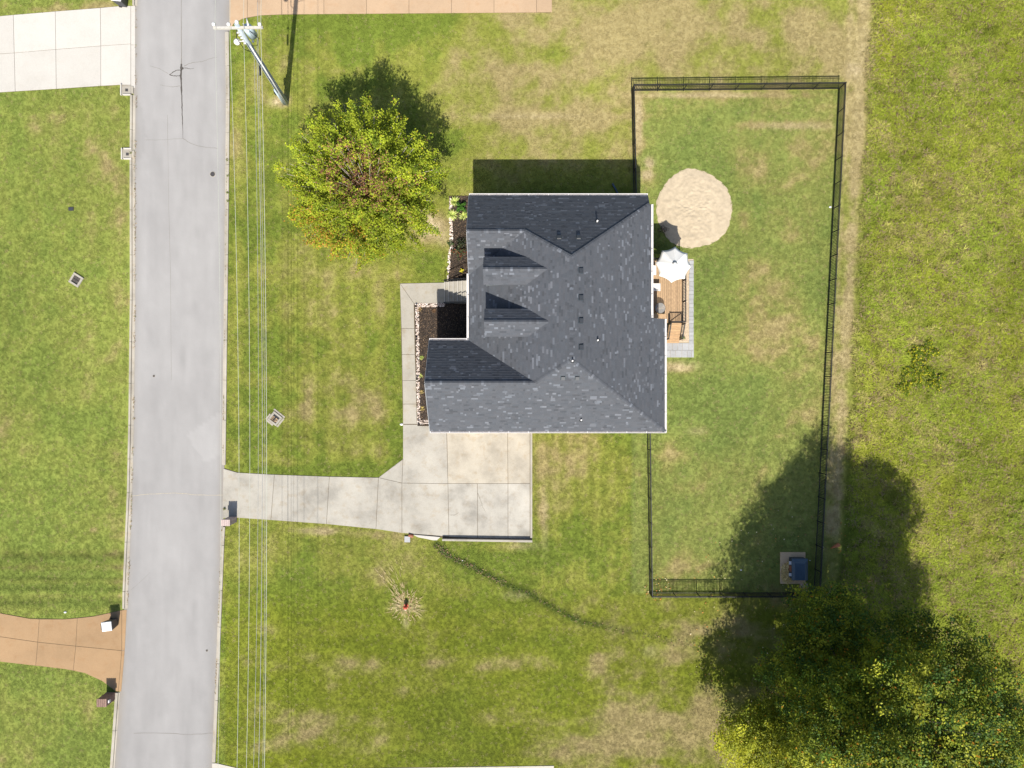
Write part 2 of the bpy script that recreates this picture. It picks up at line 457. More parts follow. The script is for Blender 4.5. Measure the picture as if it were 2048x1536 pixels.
def lawn(px, py):
    """returns colour (N,3) linear albedo, dryness, field mask"""
    px = np.asarray(px, float); py = np.asarray(py, float)
    x, y = px * S, py * S
    n1 = fbm(x, y, 5.0, 1, 5); n2 = fbm(x, y, 1.3, 40, 4); n3 = fbm(x, y, 0.32, 90, 3); n4 = fbm(x, y * 3, 0.8, 120, 3)
    nh = fbm(x / 3.2, y, 1.6, 333, 4)
    field = sstep(-14, 14, px - (1752 - 0.055 * np.clip(py, -500, 1100)) + (n2 - .5) * 30 + (n3 - .5) * 14)
    d = 0.27 + (n1 - 0.5) * 1.0 + (n2 - 0.5) * 0.75
    for (a, b, rx, ry, k) in DRY:
        q = ((px - a) / rx) ** 2 + ((py - b) / ry) ** 2
        d = d + k * np.exp(-q) * (0.45 + 0.8 * n2)
    for (a, b, rx, ry, k) in GREEN:
        q = ((px - a) / rx) ** 2 + ((py - b) / ry) ** 2
        d = d - k * np.exp(-q) * (0.6 + 0.8 * n2)
    back = (px > 1262) & (px < 1700 - .045 * py) & (py > 180) & (py < 1185)
    d = d + np.where(back, 0.10, 0)
    top = sstep(900, 1080, px + (n1 - .5) * 200) * (1 - sstep(310, 400, py + (n2 - .5) * 80)) * (1 - field) * ~back
    d = d + top * 0.26
    # worn strip between the fence and the field
    tr = np.exp(-((px - (1728 - 0.055 * py)) / (11.0 + 6 * n2)) ** 2) + 0.6 * np.exp(-((px - (1702 - 0.045 * py)) / 5.0) ** 2)
    trk = tr * (1 - sstep(1000, 1300, py)) * (0.35 + .9 * n2 + .3 * n3)
    d = d + trk * 0.75
    bot = sstep(1130, 1260, py) * (px > 450) * (1 - field)
    d = d + bot * (0.08 * np.sin(py / 9.5 + 1.5 * n1) + (nh - .5) * 1.3 + .04)
    d = d + (px > 450) * (px < 800) * (py < 940) * (.10 * np.sin(px / 7.5 + n1 * 2) + .06 * np.sin(py / 11. + 3 * n1))
    lf = (px < 262) * np.exp(-((py - 1160) / 60.0) ** 2)
    d = d + lf * 0.34 * np.sin(py / 4.6) + (px < 262) * .07 * np.sin(px / 9 + 2 * n1)
    bs = (px > 1066) * (px < 1296) * (py > 870) * (py < 1180)
    d = d + bs * (.06 + 0.07 * np.sin(px / 4.4) * (0.5 + n1))
    d = d + (n3 - .5) * 0.32
    d = d * (1 - field) + field * (0.20 + (n1 - .5) * 0.8 + (n2 - .5) * 0.9 + (n3 - .5) * 1.1)
    d = np.clip(d, 0, 1)
    bare_ = trk * .22 * (.1 + 1.4 * n3)
    for (a, b, rx, ry, k) in BARE:
        q = ((px - a) / rx) ** 2 + ((py - b) / ry) ** 2
        bare_ = bare_ + k * np.exp(-q ** 1.3) * (0.2 + 1.5 * n3)
    bare_ = np.clip(bare_, 0, .95)
    g1 = np.array([0.122, 0.158, 0.023]); g2 = np.array([0.192, 0.203, 0.038]); dr = np.array([0.272, 0.222, 0.098]); bare = np.array([0.42, 0.345, 0.215])
    d_ = d[:, None]
    c = g1 + (g2 - g1) * sstep(0, 0.42, d_)
    c = c + (dr - c) * sstep(0.38, 0.95, d_)
    # bottom lawn fresher green, back lawn greyer, left lawn softer
    lush = (bot * 0.7 * (0.4 + n1))[:, None]
    c = c + (np.array([0.150, 0.172, 0.012]) - c) * lush * (1 - sstep(.3, .7, d_))
    c = c + (np.array([0.165, 0.205, 0.066]) - c) * (back * 0.45)[:, None] * (1 - sstep(.4, .8, d_))
    c = c + (np.array([0.178, 0.218, 0.052]) - c) * ((px < 262) * 0.5)[:, None] * (1 - sstep(.4, .9, d_))
    f_ = field[:, None]
    fa = np.array([0.172, 0.200, 0.020]) * (1 + .5 * (n1[:, None] - .5)) + np.array([.05, .0, .0]) * (fbm(x, y, 3.5, 808, 3)[:, None] - .5)
    fc = fa + (np.array([0.26, 0.22, 0.075]) - fa) * sstep(.2, .8, d_)
    c = c * (1 - f_) + fc * f_
    c = c + (bare - c) * bare_[:, None]
    # damp weedy channel
    dc = dpoly(px, py, CHANNEL)
    k = np.exp(-(dc / 8.5) ** 2) * (1 - 0.92 * sstep(1130, 1330, px))
    c = c + (np.array([0.050, 0.072, 0.010]) - c) * (k * (0.6 + 0.8 * n3))[:, None].clip(0, 1)
    dl = dpoly(px, py, [(560, 868), (620, 876), (660, 890), (700, 905)])
    c = c * (1 - 0.25 * np.exp(-(dl / 6) ** 2))[:, None]
    band = (px < 262) * (np.exp(-((py - 1112) / 9.) ** 2) + .8 * np.exp(-((py - 1134) / 6.) ** 2) + np.exp(-((py - 1158) / 6.) ** 2) + .8 * np.exp(-((py - 1176) / 6.) ** 2) + .7 * np.exp(-((py - 1205) / 9.) ** 2)) * (0.3 + 1.1 * n2)
    c = c * (1 - .42 * np.clip(band, 0, 1))[:, None]
    lane = (px > 470) * (px < 800) * (py < 930) * .07 * np.sin(px / 6.2 + n1) + (px > 1066) * (px < 1296) * (py > 870) * (py < 1180) * .045 * np.sin(px / 4.4)
    tone = 1 + lane + (fbm(x, y, 9.0, 611, 3) - .5) * .35 - .12 * bot
    c = c * 1.06 * tone[:, None] * (0.91 + 0.18 * n3)[:, None] * (0.92 + .16 * n4)[:, None]
    return c, np.maximum(d * .8, bare_ * 1.2), field

# ------------------------------------------------------------------ ground sheet
def make_ground():
    step = 0.25
    xs = np.arange(-42, 42.01, step); ys = np.arange(-32, 32.01, step)
    far = np.array([44., 47, 51, 56, 62, 69, 77, 86, 96, 108, 122, 140, 165, 200, 260, 350, 500, 800, 1300]); xs = np.concatenate([-far[::-1], xs, far]); far = far[3:] * 1.0; far = np.concatenate([[34., 37, 41, 46, 51], far]); ys = np.concatenate([-far[::-1], ys, far])
    X, Y = np.meshgrid(xs, ys)
    px = X.ravel() / S + 1024; py = 768 - Y.ravel() / S
    c, d, f = lawn(px, py)
    away = sstep(45, 90, np.maximum(np.abs(X.ravel()), np.abs(Y.ravel())))[:, None]; c = c + (np.array([.15, .175, .03]) * (.85 + .3 * fbm(X.ravel(), Y.ravel(), 60, 9, 3))[:, None] - c) * away
    z = (fbm(X.ravel(), Y.ravel(), 1.2, 5, 3) - .5) * 0.02 - 0.012
    verts = np.stack([X.ravel(), Y.ravel(), z], 1).astype(np.float32)
    nx, ny = len(xs), len(ys)
    i = np.arange((ny - 1) * (nx - 1)); r, q = i // (nx - 1), i % (nx - 1)
    a = r * nx + q
    faces = np.stack([a, a + 1, a + nx + 1, a + nx], 1).astype(np.int32)
    me = bpy.data.meshes.new('ground')
    me.vertices.add(len(verts)); me.vertices.foreach_set('co', verts.ravel())
    me.loops.add(faces.size); me.loops.foreach_set('vertex_index', faces.ravel())
    me.polygons.add(len(faces)); me.polygons.foreach_set('loop_start', np.arange(0, faces.size, 4, dtype=np.int32))
    me.update()
    at = me.color_attributes.new('tint', 'FLOAT_COLOR', 'POINT')
    cc = np.ones((len(verts), 4), np.float32); cc[:, :3] = c * (0.92 - .42 * f)[:, None]  # field ground darkened for bare soil and for shade among the tufts
    at.data.foreach_set('color', cc.ravel())
    me.materials.append(M['ground'])
    me.polygons.foreach_set('use_smooth', [True] * len(faces))
    o = bpy.data.objects.new('ground', me); COL.objects.link(o)
    tag(o, kind='structure')
make_ground()

# ------------------------------------------------------------------ road with worn wheel tracks
def lerp_edge(edge, py):
    for (x1, y1), (x2, y2) in zip(edge[:-1], edge[1:]):
        if y1 <= py <= y2: return x1 + (x2 - x1) * (py - y1) / (y2 - y1)
    return edge[-1][0]
def make_road():
    nu = 36
    rows = np.concatenate([np.arange(-36000, -700, 700.), np.arange(-700, 1951, 6.0), np.arange(2600, 36000, 700.)])
    vs, cs = [], []
    for py in rows:
        a, b = lerp_edge(ROAD_L, py) - 3.5, lerp_edge(ROAD_R, py) + 3.0
        for k in range(nu + 1):
            vs.append((a + (b - a) * k / nu, py, k / nu))
    vs = np.array(vs)
    px, py, u = vs[:, 0], vs[:, 1], vs[:, 2]
    x, y = px * S, py * S
    n1 = fbm(x, y, 3.0, 201, 5); n2 = fbm(x * 5, y, 2.0, 230, 3); n3 = fbm(x, y, 0.5, 260, 3)
    v = 1.0 + (n1 - .5) * 0.16 + (n2 - .5) * 0.16 + (n3 - .5) * 0.08
    for k_ in range(26):
        ax_, ay_ = rng.uniform(270, 455), rng.uniform(0, 1536); v = v - rng.uniform(-.05, .12) * np.exp(-((px - ax_) / rng.uniform(3, 9)) ** 2 - ((py - ay_) / rng.uniform(6, 40)) ** 2)
    edge = np.exp(-(u / 0.05) ** 2) + np.exp(-((1 - u) / 0.05) ** 2)
    v = v - 0.24 * edge * (0.2 + 1.2 * n3)
    v = v - 0.07 * (np.exp(-((u - 0.93) / 0.05) ** 2) + np.exp(-((u - 0.10) / 0.05) ** 2)) * sstep(700, 1300, py)
    v = v - 0.04 * np.exp(-((u - 0.26) / 0.08) ** 2) - 0.03 * np.exp(-((u - 0.72) / 0.08) ** 2)
    v = v + 0.09 * inpoly(px, py, [(372, 870), (445, 822), (445, 905), (410, 925)])
    v = v - 0.10 * np.exp(-((px - 448) / 14) ** 2) * np.exp(-((py - 20) / 60) ** 2) - .07 * inpoly(px, py, [(271, 190), (285, 220), (293, 270), (285, 310), (268, 330)])
    v = v * (1 - 0.05 * sstep(600, 1500, py))
    c = np.stack([0.262 * v, 0.252 * v, 0.243 * v], 1)
    warm = np.clip(edge * .8 * n3, 0, 1)[:, None]
    c = c + (np.array([0.25, 0.215, 0.17]) - c) * warm
    P3 = np.stack([(px - 1024) * S, (768 - py) * S, 0.012 + 0.0 * px], 1).astype(np.float32)
    nx, ny = nu + 1, len(rows)
    i = np.arange((ny - 1) * nu); r, q = i // nu, i % nu
    a = r * nx + q
    faces = np.stack([a, a + nx, a + nx + 1, a + 1], 1).astype(np.int32)
    me = bpy.data.meshes.new('road')
    me.vertices.add(len(P3)); me.vertices.foreach_set('co', P3.ravel())
    me.loops.add(faces.size); me.loops.foreach_set('vertex_index', faces.ravel())
    me.polygons.add(len(faces)); me.polygons.foreach_set('loop_start', np.arange(0, faces.size, 4, dtype=np.int32))
    me.update()
    at = me.color_attributes.new('tint', 'FLOAT_COLOR', 'POINT')
    cc = np.ones((len(P3), 4), np.float32); cc[:, :3] = c
    at.data.foreach_set('color', cc.ravel())
    me.materials.append(M['road'])
    o = bpy.data.objects.new('road', me); COL.objects.link(o)
    return tag(o, kind='structure')
road = make_road()

def strip(mb, pts, w0, w1=None, z=0.016, jit=0.0, sub=6):
    """thin flat ribbon along photo points"""
    w1 = w0 if w1 is None else w1
    pp = []
    for (x1, y1), (x2, y2) in zip(pts[:-1], pts[1:]):
        for k in range(sub):
            t = k / sub
            pp.append((x1 + (x2 - x1) * t + random.uniform(-jit, jit), y1 + (y2 - y1) * t + random.uniform(-jit, jit)))
    pp.append(pts[-1])
    L, Rr = [], []
    n = len(pp)
    for i, p in enumerate(pp):
        a = Vector(P(*pp[max(0, i - 1)])); b = Vector(P(*pp[min(n - 1, i + 1)]))
        d = (b - a).normalized(); s = Vector((-d.y, d.x, 0))
        w = (w0 + (w1 - w0) * i / (n - 1)) * (1 + random.uniform(-.3, .3) * (jit > 0)) / 2
        c = P(*p)
        L.append((c.x + s.x * w, c.y + s.y * w, z)); Rr.append((c.x - s.x * w, c.y - s.y * w, z))
    mb.add(L + Rr, [(i, n + i, n + i + 1, i + 1) for i in range(n - 1)])
for pts, w0, w1, j in [
    ([(363, -60), (363, 60), (363, 128)], .015, .05, .3), ([(363, 128), (362, 150), (363, 175), (364, 210), (365, 240)], .11, .05, .5), ([(365, 240), (366, 277)], .05, .015, .3),
    ([(364, 137), (372, 136), (380, 138), (388, 137)], .035, .02, .5), ([(368, 132), (385, 125), (405, 123), (425, 116), (435, 114)], .03, .012, .6), ([(364, 140), (352, 141), (345, 145), (339, 150), (349, 152), (361, 152)], .045, .04, .5),
    ([(337, 147), (320, 138), (300, 132)], .02, .012, .6), ([(366, 277), (350, 278), (330, 280), (290, 280)], .015, .012, .4), ([(366, 277), (380, 286), (400, 293), (435, 297)], .025, .015, .5),
    ([(360, 172), (345, 174), (320, 170)], .02, .012, .4), ([(262, 992), (300, 988), (350, 986), (400, 990), (446, 990)], .03, .03, .5), ([(268, 1466), (330, 1466), (380, 1469), (425, 1466)], .02, .02, .5),
    ([(335, 230), (338, 420), (341, 540), (343, 760)], .012, .012, .2), ([(262, 1180), (285, 1160), (300, 1145)], .012, .008, .3)]:
    mb = MB(); strip(mb, pts, w0 * 1.2, w1 * 1.2, 0.016, j); mb.build('crack', M['cracktan'] if pts[0] == (262, 992) else (M['crack'] if w0 >= .035 else M['crackpale']), road)
mb = MB(); c = P(364, 137); mb.add([(c.x + .12 * math.cos(a) * random.uniform(.7, 1.2), c.y + .12 * math.sin(a) * random.uniform(.7, 1.2), .0165) for a in np.linspace(0, 5.9, 11)], [tuple(range(11))]); mb.build('pothole', M['crack'], road)

def lid(name, px, py, r, mat, label, cat, sq=False, sy=1.0):
    c = P(px, py)
    e = empty(name, (c.x, c.y, 0), label, cat)
    mb = MB()
    if sq: mb.box(c.x, c.y, .02, r * 2, r * 2 * sy, .05, .05)
    else: mb.tube([(c.x, c.y, 0), (c.x, c.y, .026)], r, 16)
    mb.build('frame', M['kerb'] if not sq else M['grate'], e)
    mb = MB()
    if sq: mb.box(c.x, c.y, .05, r * 1.7, r * 1.7 * sy, .012, .05)
    else: mb.tube([(c.x, c.y, .026), (c.x, c.y, .034)], r * .86, 16)
    mb.build('cover', mat, e)
    return e
lid('valve_cover', 425.5, 348.5, .20, M['grate'], 'larger round dark iron cover in the upper part of the road', 'cover')
lid('valve_cover', 308, 752, .09, M['crack'], 'small round dark cover near the left side of the road at mid height', 'cover')
lid('valve_cover', 414, 1301, .08, M['crack'], 'small round dark cover near the right edge of the lower road', 'cover')
lid('meter_cover', 142.5, 418, .18, M['darkgrey'], 'small dark rectangular meter box lid in the left lawn', 'cover', True, .7)

# ------------------------------------------------------------------ kerbs
def kerb(pts, w, joints=3.0, h=0.11, side=1, gutter=0.0):
    e = empty('kerb', P(*pts[0]), kind='structure')
    pl = [Vector(P(*p)) for p in pts]
    # resample
    out = [pl[0]]; 
    for a, b in zip(pl[:-1], pl[1:]):
        L = (b - a).length; n = max(1, round(L / joints))
        for k in range(1, n + 1): out.append(a.lerp(b, k / n))
    for i, (a, b) in enumerate(zip(out[:-1], out[1:])):
        d = (b - a).normalized(); s = Vector((-d.y, d.x, 0)) * side
        a2, b2 = a + d * .012, b - d * .012
        mb = MB()
        mb.prism([(a2.x, a2.y), (b2.x, b2.y), ((b2 + s * w).x, (b2 + s * w).y), ((a2 + s * w).x, (a2 + s * w).y)], -.1, h * random.uniform(.93, 1.05))
        mb.build('kerb_segment', M['kerb'], e, bevel=.015)
        if gutter:
            mb = MB(); g0 = a2 + s * (w + .004); g1 = b2 + s * (w + .004)
            mb.prism([(g0.x, g0.y), (g1.x, g1.y), ((g1 + s * gutter).x, (g1 + s * gutter).y), ((g0 + s * gutter).x, (g0 + s * gutter).y)], -.1, .022)
            mb.build('gutter_pan', M['kerb'], e)
kerb([(266, -300), (266, 12)], .14, side=1, gutter=.18)
kerb([(261.5, 190), (260.5, 330), (261, 600), (258, 850), (255, 985), (246.5, 1182), (246, 1217)], .15, side=1, gutter=.20)
kerb([(232, 1384), (221, 1536), (190, 1950)], .2, side=1, gutter=.10)
kerb([(458.5, 64), (460, 200), (459, 330), (456, 600), (453, 840), (452, 930)], .15, side=-1, gutter=.14)
kerb([(451, 1053), (449, 1090), (445.5, 1180), (436.5, 1400), (431.5, 1524)], .16, side=-1, gutter=.10)

# ------------------------------------------------------------------ slabs
def inset(poly, d):
    pts = [Vector((p[0], p[1])) for p in poly]
    a = sum(pts[i].x * pts[(i + 1) % len(pts)].y - pts[(i + 1) % len(pts)].x * pts[i].y for i in range(len(pts)))
    if a < 0: pts = pts[::-1]
    n = len(pts); out = []
    for i in range(n):
        p0, p1, p2 = pts[i - 1], pts[i], pts[(i + 1) % n]
        d1 = (p1 - p0).normalized(); d2 = (p2 - p1).normalized()
        n1 = Vector((-d1.y, d1.x)); n2 = Vector((-d2.y, d2.x))
        b = n1 + n2
        k = d / max(0.35, (1 + n1.dot(n2)))
        out.append((p1.x + b.x * k, p1.y + b.y * k))
    return out
def slabs(name, outline, polys, mat, top=0.03, gap=.012, alt={}):
    e = empty(name, P(*outline[0]), kind='structure')
    MB().prism([P2(*p) for p in outline], -.05, top - .02).build('joint_bed', M['soil'], e)
    for i, q in enumerate(polys):
        MB().prism(inset([P2(*p) for p in q], gap), -.04, top + random.uniform(-.002, .002)).build('slab', alt.get(i, mat), e, bevel=.006)
    return e
dw = slabs('driveway', DRIVE, [
    [(447, 937), (475, 945), (549, 949), (542, 1040), (470, 1035), (445, 1036)], [(549, 949), (659, 953), (653, 1048), (542, 1040)],
    [(659, 953), (757, 955), (752, 1058), (653, 1048)], [(757, 955), (804, 966), (804, 1066), (752, 1058)], [(757, 955), (806, 918), (804, 966)],
    [(806, 849), (893, 849), (896, 967), (804, 966), (806, 918)], [(893, 838), (1015, 838), (1016, 967), (896, 967)], [(1015, 838), (1060, 838), (1060, 967), (1016, 967)],
    [(804, 966), (896, 967), (898, 1073), (804, 1066)], [(896, 967), (955, 967), (955, 1076), (898, 1074)], [(955, 967), (1016, 967), (1016, 1077), (955, 1076)], [(1016, 967), (1060, 967), (1060, 1078), (1016, 1077)]], M['concdirty'], alt={6: M['concwarm'], 7: M['concwarm'], 9: M['conccool'], 10: M['conccool'], 11: M['conccool']})
mb = MB(); strip(mb, [(955, 985), (961, 1000), (966, 1015), (971, 1023)], .02, .012, .037, .5); mb.build('crack', M['soil'], dw)
mb = MB(); strip(mb, [(900, 1030), (910, 1030), (918, 1024)], .02, .012, .037, .5); mb.build('crack', M['soil'], dw)
slabs('front_walkway', WALK, [
    [(800, 567), (892, 565), (892, 607), (828, 607)], [(800, 567), (828, 607), (829, 657), (803, 657)], [(803, 657), (829, 657), (830, 709), (804, 709)],
    [(804, 709), (830, 709), (832, 761), (805, 761)], [(805, 761), (832, 761), (833, 808), (806, 808)], [(806, 808), (833, 808), (834, 848), (806, 848)]], M['walk'], .034)
slabs('neighbour_driveway', DRIVE_TL, [
    [(-60, 38), (27, 30), (29, 106), (-60, 112)], [(-60, 112), (29, 106), (31, 183), (-60, 189)], [(27, 30), (111, 23), (112, 99), (29, 106)], [(29, 106), (112, 99), (113, 178), (31, 183)],
    [(111, 23), (201, 16), (202, 92), (112, 99)], [(112, 99), (202, 92), (202, 172), (113, 178)], [(201, 16), (243, 12), (262, 12), (262, 88), (202, 92)], [(202, 92), (262, 88), (262, 171), (240, 170), (202, 172)],
    [(262, 12), (271, 12), (271, 90), (262, 90)], [(262, 90), (271, 90), (271, 176), (262, 176)], [(-300, 58), (-60, 38), (-60, 189), (-300, 205)]], M['concwhite'])
slabs('neighbour_driveway', DRIVE_TR, [
    [(459, 62), (468, 47), (485, 38), (495, 35.5), (495, -60), (459, -60)], [(495, 35.5), (520, 31), (563, 29.2), (563, -60), (495, -60)]] +
    [[(563 + 85 * k, 29.2 - .65 * k), (min(1104, 648 + 85 * k), 29.2 - .65 * (k + 1)), (min(1104, 648 + 85 * k), -60), (563 + 85 * k, -60)] for k in range(7) if 563 + 85 * k < 1090], M['conctan'])
slabs('neighbour_driveway', DRIVE_BL, [
    [(-60, 1222), (0, 1226), (60, 1237), (79, 1238), (76, 1284), (0, 1273), (-60, 1266)], [(-60, 1266), (0, 1273), (76, 1284), (72, 1331), (60, 1330), (0, 1323), (-60, 1316)],
    [(79, 1238), (130, 1238), (155, 1236), (152, 1292), (76, 1284)], [(76, 1284), (152, 1292), (147, 1341), (130, 1338), (72, 1331)],
    [(155, 1236), (190, 1232), (244, 1220), (244, 1301), (152, 1292)], [(152, 1292), (244, 1301), (237, 1383), (231, 1382), (205, 1362), (170, 1346), (147, 1341)],
    [(244, 1220), (254, 1219), (250, 1301), (244, 1301)], [(244, 1301), (250, 1301), (243, 1383), (237, 1383)]], M['concbrown'])
slabs('lower_driveway', DRIVE_B, [[(424, 1526), (433, 1526), (480, 1537), (560, 1538), (560, 1700), (420, 1700)], [(560, 1538), (620, 1538), (860, 1534.5), (860, 1700), (560, 1700)], [(860, 1534.5), (1108, 1531), (1108, 1700), (860, 1700)]], M['conc'])

# retaining wall round the parking pad
rw = empty('retaining_wall', P(1062, 1078), 'low concrete retaining wall round the right and bottom edge of the driveway', 'wall')
a = [P2(1060.5, 860), P2(1064.5, 860), P2(1064.5, 1076), P2(1060.5, 1076)]
MB().prism(a, -.1, .16).build('wall_side', M['walk'], rw, bevel=.01)
MB().prism([P2(885, 1076.2), P2(1064.5, 1078.6), P2(1064.5, 1083), P2(885, 1080)], -.1, .32).build('wall_face', M['walk'], rw, bevel=.01)
hw = empty('culvert_headwall', P(850, 1072), 'bright white concrete apron beside the driveway at the head of the weedy channel', 'culvert')
MB().prism([P2(826, 1068.5), P2(881, 1073.5), P2(874, 1080), P2(866, 1080), P2(847, 1076), P2(836, 1074)], -.05, .10).build('apron', M['concwhite'], hw, bevel=.02)
p = P(820, 1071); MB().tube([(p.x - .1, p.y + .05, .05), (p.x + .25, p.y - .05, .05)], .13, 10).build('clay_pipe', M['clay'], hw)
p = P(815, 1078); MB().box(p.x, p.y, .05, .4, .42, .14).build('block', M['paver'], hw)

# ------------------------------------------------------------------ house roof geometry
PITCH = 0.83
ZE = 4.4
class Plane:
    def __init__(s, a, bx, by): s.a, s.bx, s.by = a, bx, by
    def z(s, x, y): return s.a + s.bx * x + s.by * y
    def at(s, px, py):
        kx, ky = (px - 1024) * S, (768 - py) * S
        g = s.bx * kx + s.by * ky
        z = (s.a + g) / (1 + g / H)
        return Vector((kx * (1 - z / H), ky * (1 - z / H), z))
    def pt(s, x, y): return Vector((x, y, s.z(x, y)))
def through(p, bx, by): return Plane(p.z - bx * p.x - by * p.y, bx, by)
eN = P(1100, 391, ZE)
PN = through(eN, 0, -PITCH)
apN = PN.at(1143, 514)
wr = PN.at(1049, 462)
mW = (apN.z - wr.z) / (apN.x - wr.x)
PW = through(apN, mW, 0)
ne = PN.at(1301, 408)
mE = (apN.z - ne.z) / (ne.x - apN.x)
PE = through(apN, -mE, 0)
apS = P(1143, 720, apN.z); apS.x = apN.x
se = PE.at(1329.5, 862)
qS = (apS.z - se.z) / (apS.y - se.y)
PS = through(apS, 0, qS)
# garage ridge end on hip S/W
hd = Vector((1 / mW, -1 / qS, 0)); hd = Vector((-1 / mW, -1 / qS, -1))
lo, hi = 0, 6
for _ in range(60):
    t = (lo + hi) / 2; g = apS + hd * t
    py = 768 - g.y / (S * (1 - g.z / H))
    if py < 765.5: lo = t
    else: hi = t
gr = apS + hd * lo
eG = P(900, 670, ZE)
PG = through(gr, 0, -(gr.z - ZE) / (eG.y - gr.y))
PWS = through(wr, 0, PITCH)
XW = PW.at(937.5, 610).x
XG = P(852, 766, gr.z).x * .5 + P(857.5, 862, ZE).x * .5
XNE = P(1296, 391, ZE).x
def valley(A, B, x):   # point of planes A,B at x
    y = (A.a + A.bx * x - B.a - B.bx * x) / (B.by - A.by)
    return A.pt(x, y)
vW = valley(PW, PWS, XW)     # wing/main valley foot
vG = valley(PW, PG, XW)      # garage/main valley foot
yN = eN.y
yS = se.y
j1 = PE.at(1302.5, 636); j2x = PE.at(1329.5, 640).x; yj = j1.y; x1 = j1.x
print('ROOF apex', apN, 'wing', wr, 'mW', mW, 'mE', mE, 'qS', qS, 'garage', gr, 'XW', XW, 'XG', XG, 'vW', vW, 'vG', vG, 'se', se, 'j', x1, j2x)
slopes = {
 'north': (PN, [[PN.pt(XW, yN), PN.pt(XW, wr.y), PN.pt(wr.x, wr.y), PN.pt(wr.x, yN)], [PN.pt(wr.x, yN), wr, apN, PN.pt(XNE, ne.y + (ne.x - XNE) * 0), PN.pt(XNE, yN)]]),
 'wing': (PWS, [[PWS.pt(XW, wr.y), vW, wr]]),
 'west': (PW, [[wr, vW, PW.pt(XW, vG.y), gr, apS, apN]]),
 'east': (PE, [[apN, PE.pt(apN.x, yj), PE.pt(x1, yj), PE.pt(x1, ne.y)], [PE.pt(apN.x, yj), apS, PE.pt(j2x, yS), PE.pt(j2x, yj)]]),
 'south': (PS, [[apS, gr, PS.pt(gr.x, yS), PS.pt(j2x, yS)], [gr, PS.pt(XG, gr.y), PS.pt(XG, yS), PS.pt(gr.x, yS)]]),
 'garage': (PG, [[gr, vG, PG.pt(XG, vG.y), PG.pt(XG, gr.y)]]),
}
def clip_poly(sub, clip):
    def area(p): return sum(p[i][0] * p[(i + 1) % len(p)][1] - p[(i + 1) % len(p)][0] * p[i][1] for i in range(len(p)))
    if area(clip) < 0: clip = clip[::-1]
    out = sub
    for i in range(len(clip)):
        ax, ay = clip[i]; bx, by = clip[(i + 1) % len(clip)]
        def side(p): return (bx - ax) * (p[1] - ay) - (by - ay) * (p[0] - ax)
        inp, out = out, []
        for k in range(len(inp)):
            p, q = inp[k], inp[(k + 1) % len(inp)]
            sp, sq = side(p), side(q)
            if sp >= 0: out.append(p)
            if (sp >= 0) != (sq >= 0):
                t = sp / (sp - sq)
                out.append((p[0] + (q[0] - p[0]) * t, p[1] + (q[1] - p[1]) * t))
        if len(out) < 3: return []
    return out
def tabcol():
    r = random.random()
    if r < .085: v = random.uniform(.100, .145)
    elif r < .16: v = random.uniform(.055, .064)
    else: v = random.uniform(.070, .082)
    w = random.uniform(-.02, .04)
    return (v * (0.83 + w), v * (0.89 + w * .4), v * 1.01)
def shingles(plane, pieces, parent, th=.012):
    n = Vector((-plane.bx, -plane.by, 1)).normalized()
    u = Vector((0, 0, 1)).cross(n).normalized(); v = n.cross(u).normalized()
    o = pieces[0][0]
    P2d = [[((p - o).dot(u), (p - o).dot(v)) for p in pc] for pc in pieces]
    us = [q[0] for pc in P2d for q in pc]; vs_ = [q[1] for pc in P2d for q in pc]
    u0, u1, v0, v1 = min(us), max(us), min(vs_), max(vs_)
    ex = .142
    mb = MB()
    vv = v0; row = 0
    while vv < v1:
        uu = u0 - random.uniform(0, .4)
        while uu < u1:
            L = random.choice((.1, .14, .18, .24, .30, .42))
            c = tabcol(); t = th * random.uniform(.8, 1.5)
            rect = [(uu, vv), (uu + L, vv), (uu + L, vv + ex), (uu, vv + ex)]
            for pc in P2d:
                cl = clip_poly(rect, pc)
                if len(cl) < 3: continue
                k = len(cl)
                top = []; botv = []
                for (a, b) in cl:
                    hgt = .003 + t * (1 - (b - vv) / ex)
                    base = o + u * a + v * b
                    top.append(base + n * hgt); botv.append(base - n * .002)
                fs = [tuple(range(k))]
                ar = sum(cl[i][0] * cl[(i + 1) % k][1] - cl[(i + 1) % k][0] * cl[i][1] for i in range(k))
                if ar < 0: fs = [tuple(reversed(range(k)))]
                for i in range(k):
                    j = (i + 1) % k
                    if abs(cl[i][1] - vv) < 1e-6 and abs(cl[j][1] - vv) < 1e-6 or abs(cl[i][0] - cl[j][0]) < 1e-6:
                        fs.append((i, k + i, k + j, j))
                mb.add(top + botv, fs, c)
            uu += L
        vv += ex; row += 1
    return mb
def roof_slab(pieces, thick=.16):
    mb = MB()
    for pc in pieces:
        k = len(pc)
        a = sum(pc[i].x * pc[(i + 1) % k].y - pc[(i + 1) % k].x * pc[i].y for i in range(k))
        if a < 0: pc = pc[::-1]
        vs = [p - Vector((0, 0, .002)) for p in pc] + [p - Vector((0, 0, thick)) for p in pc]
        mb.add(vs, [tuple(range(k)), tuple(reversed(range(k, 2 * k)))] + [(i, k + i, k + (i + 1) % k, (i + 1) % k) for i in range(k)])
    return mb
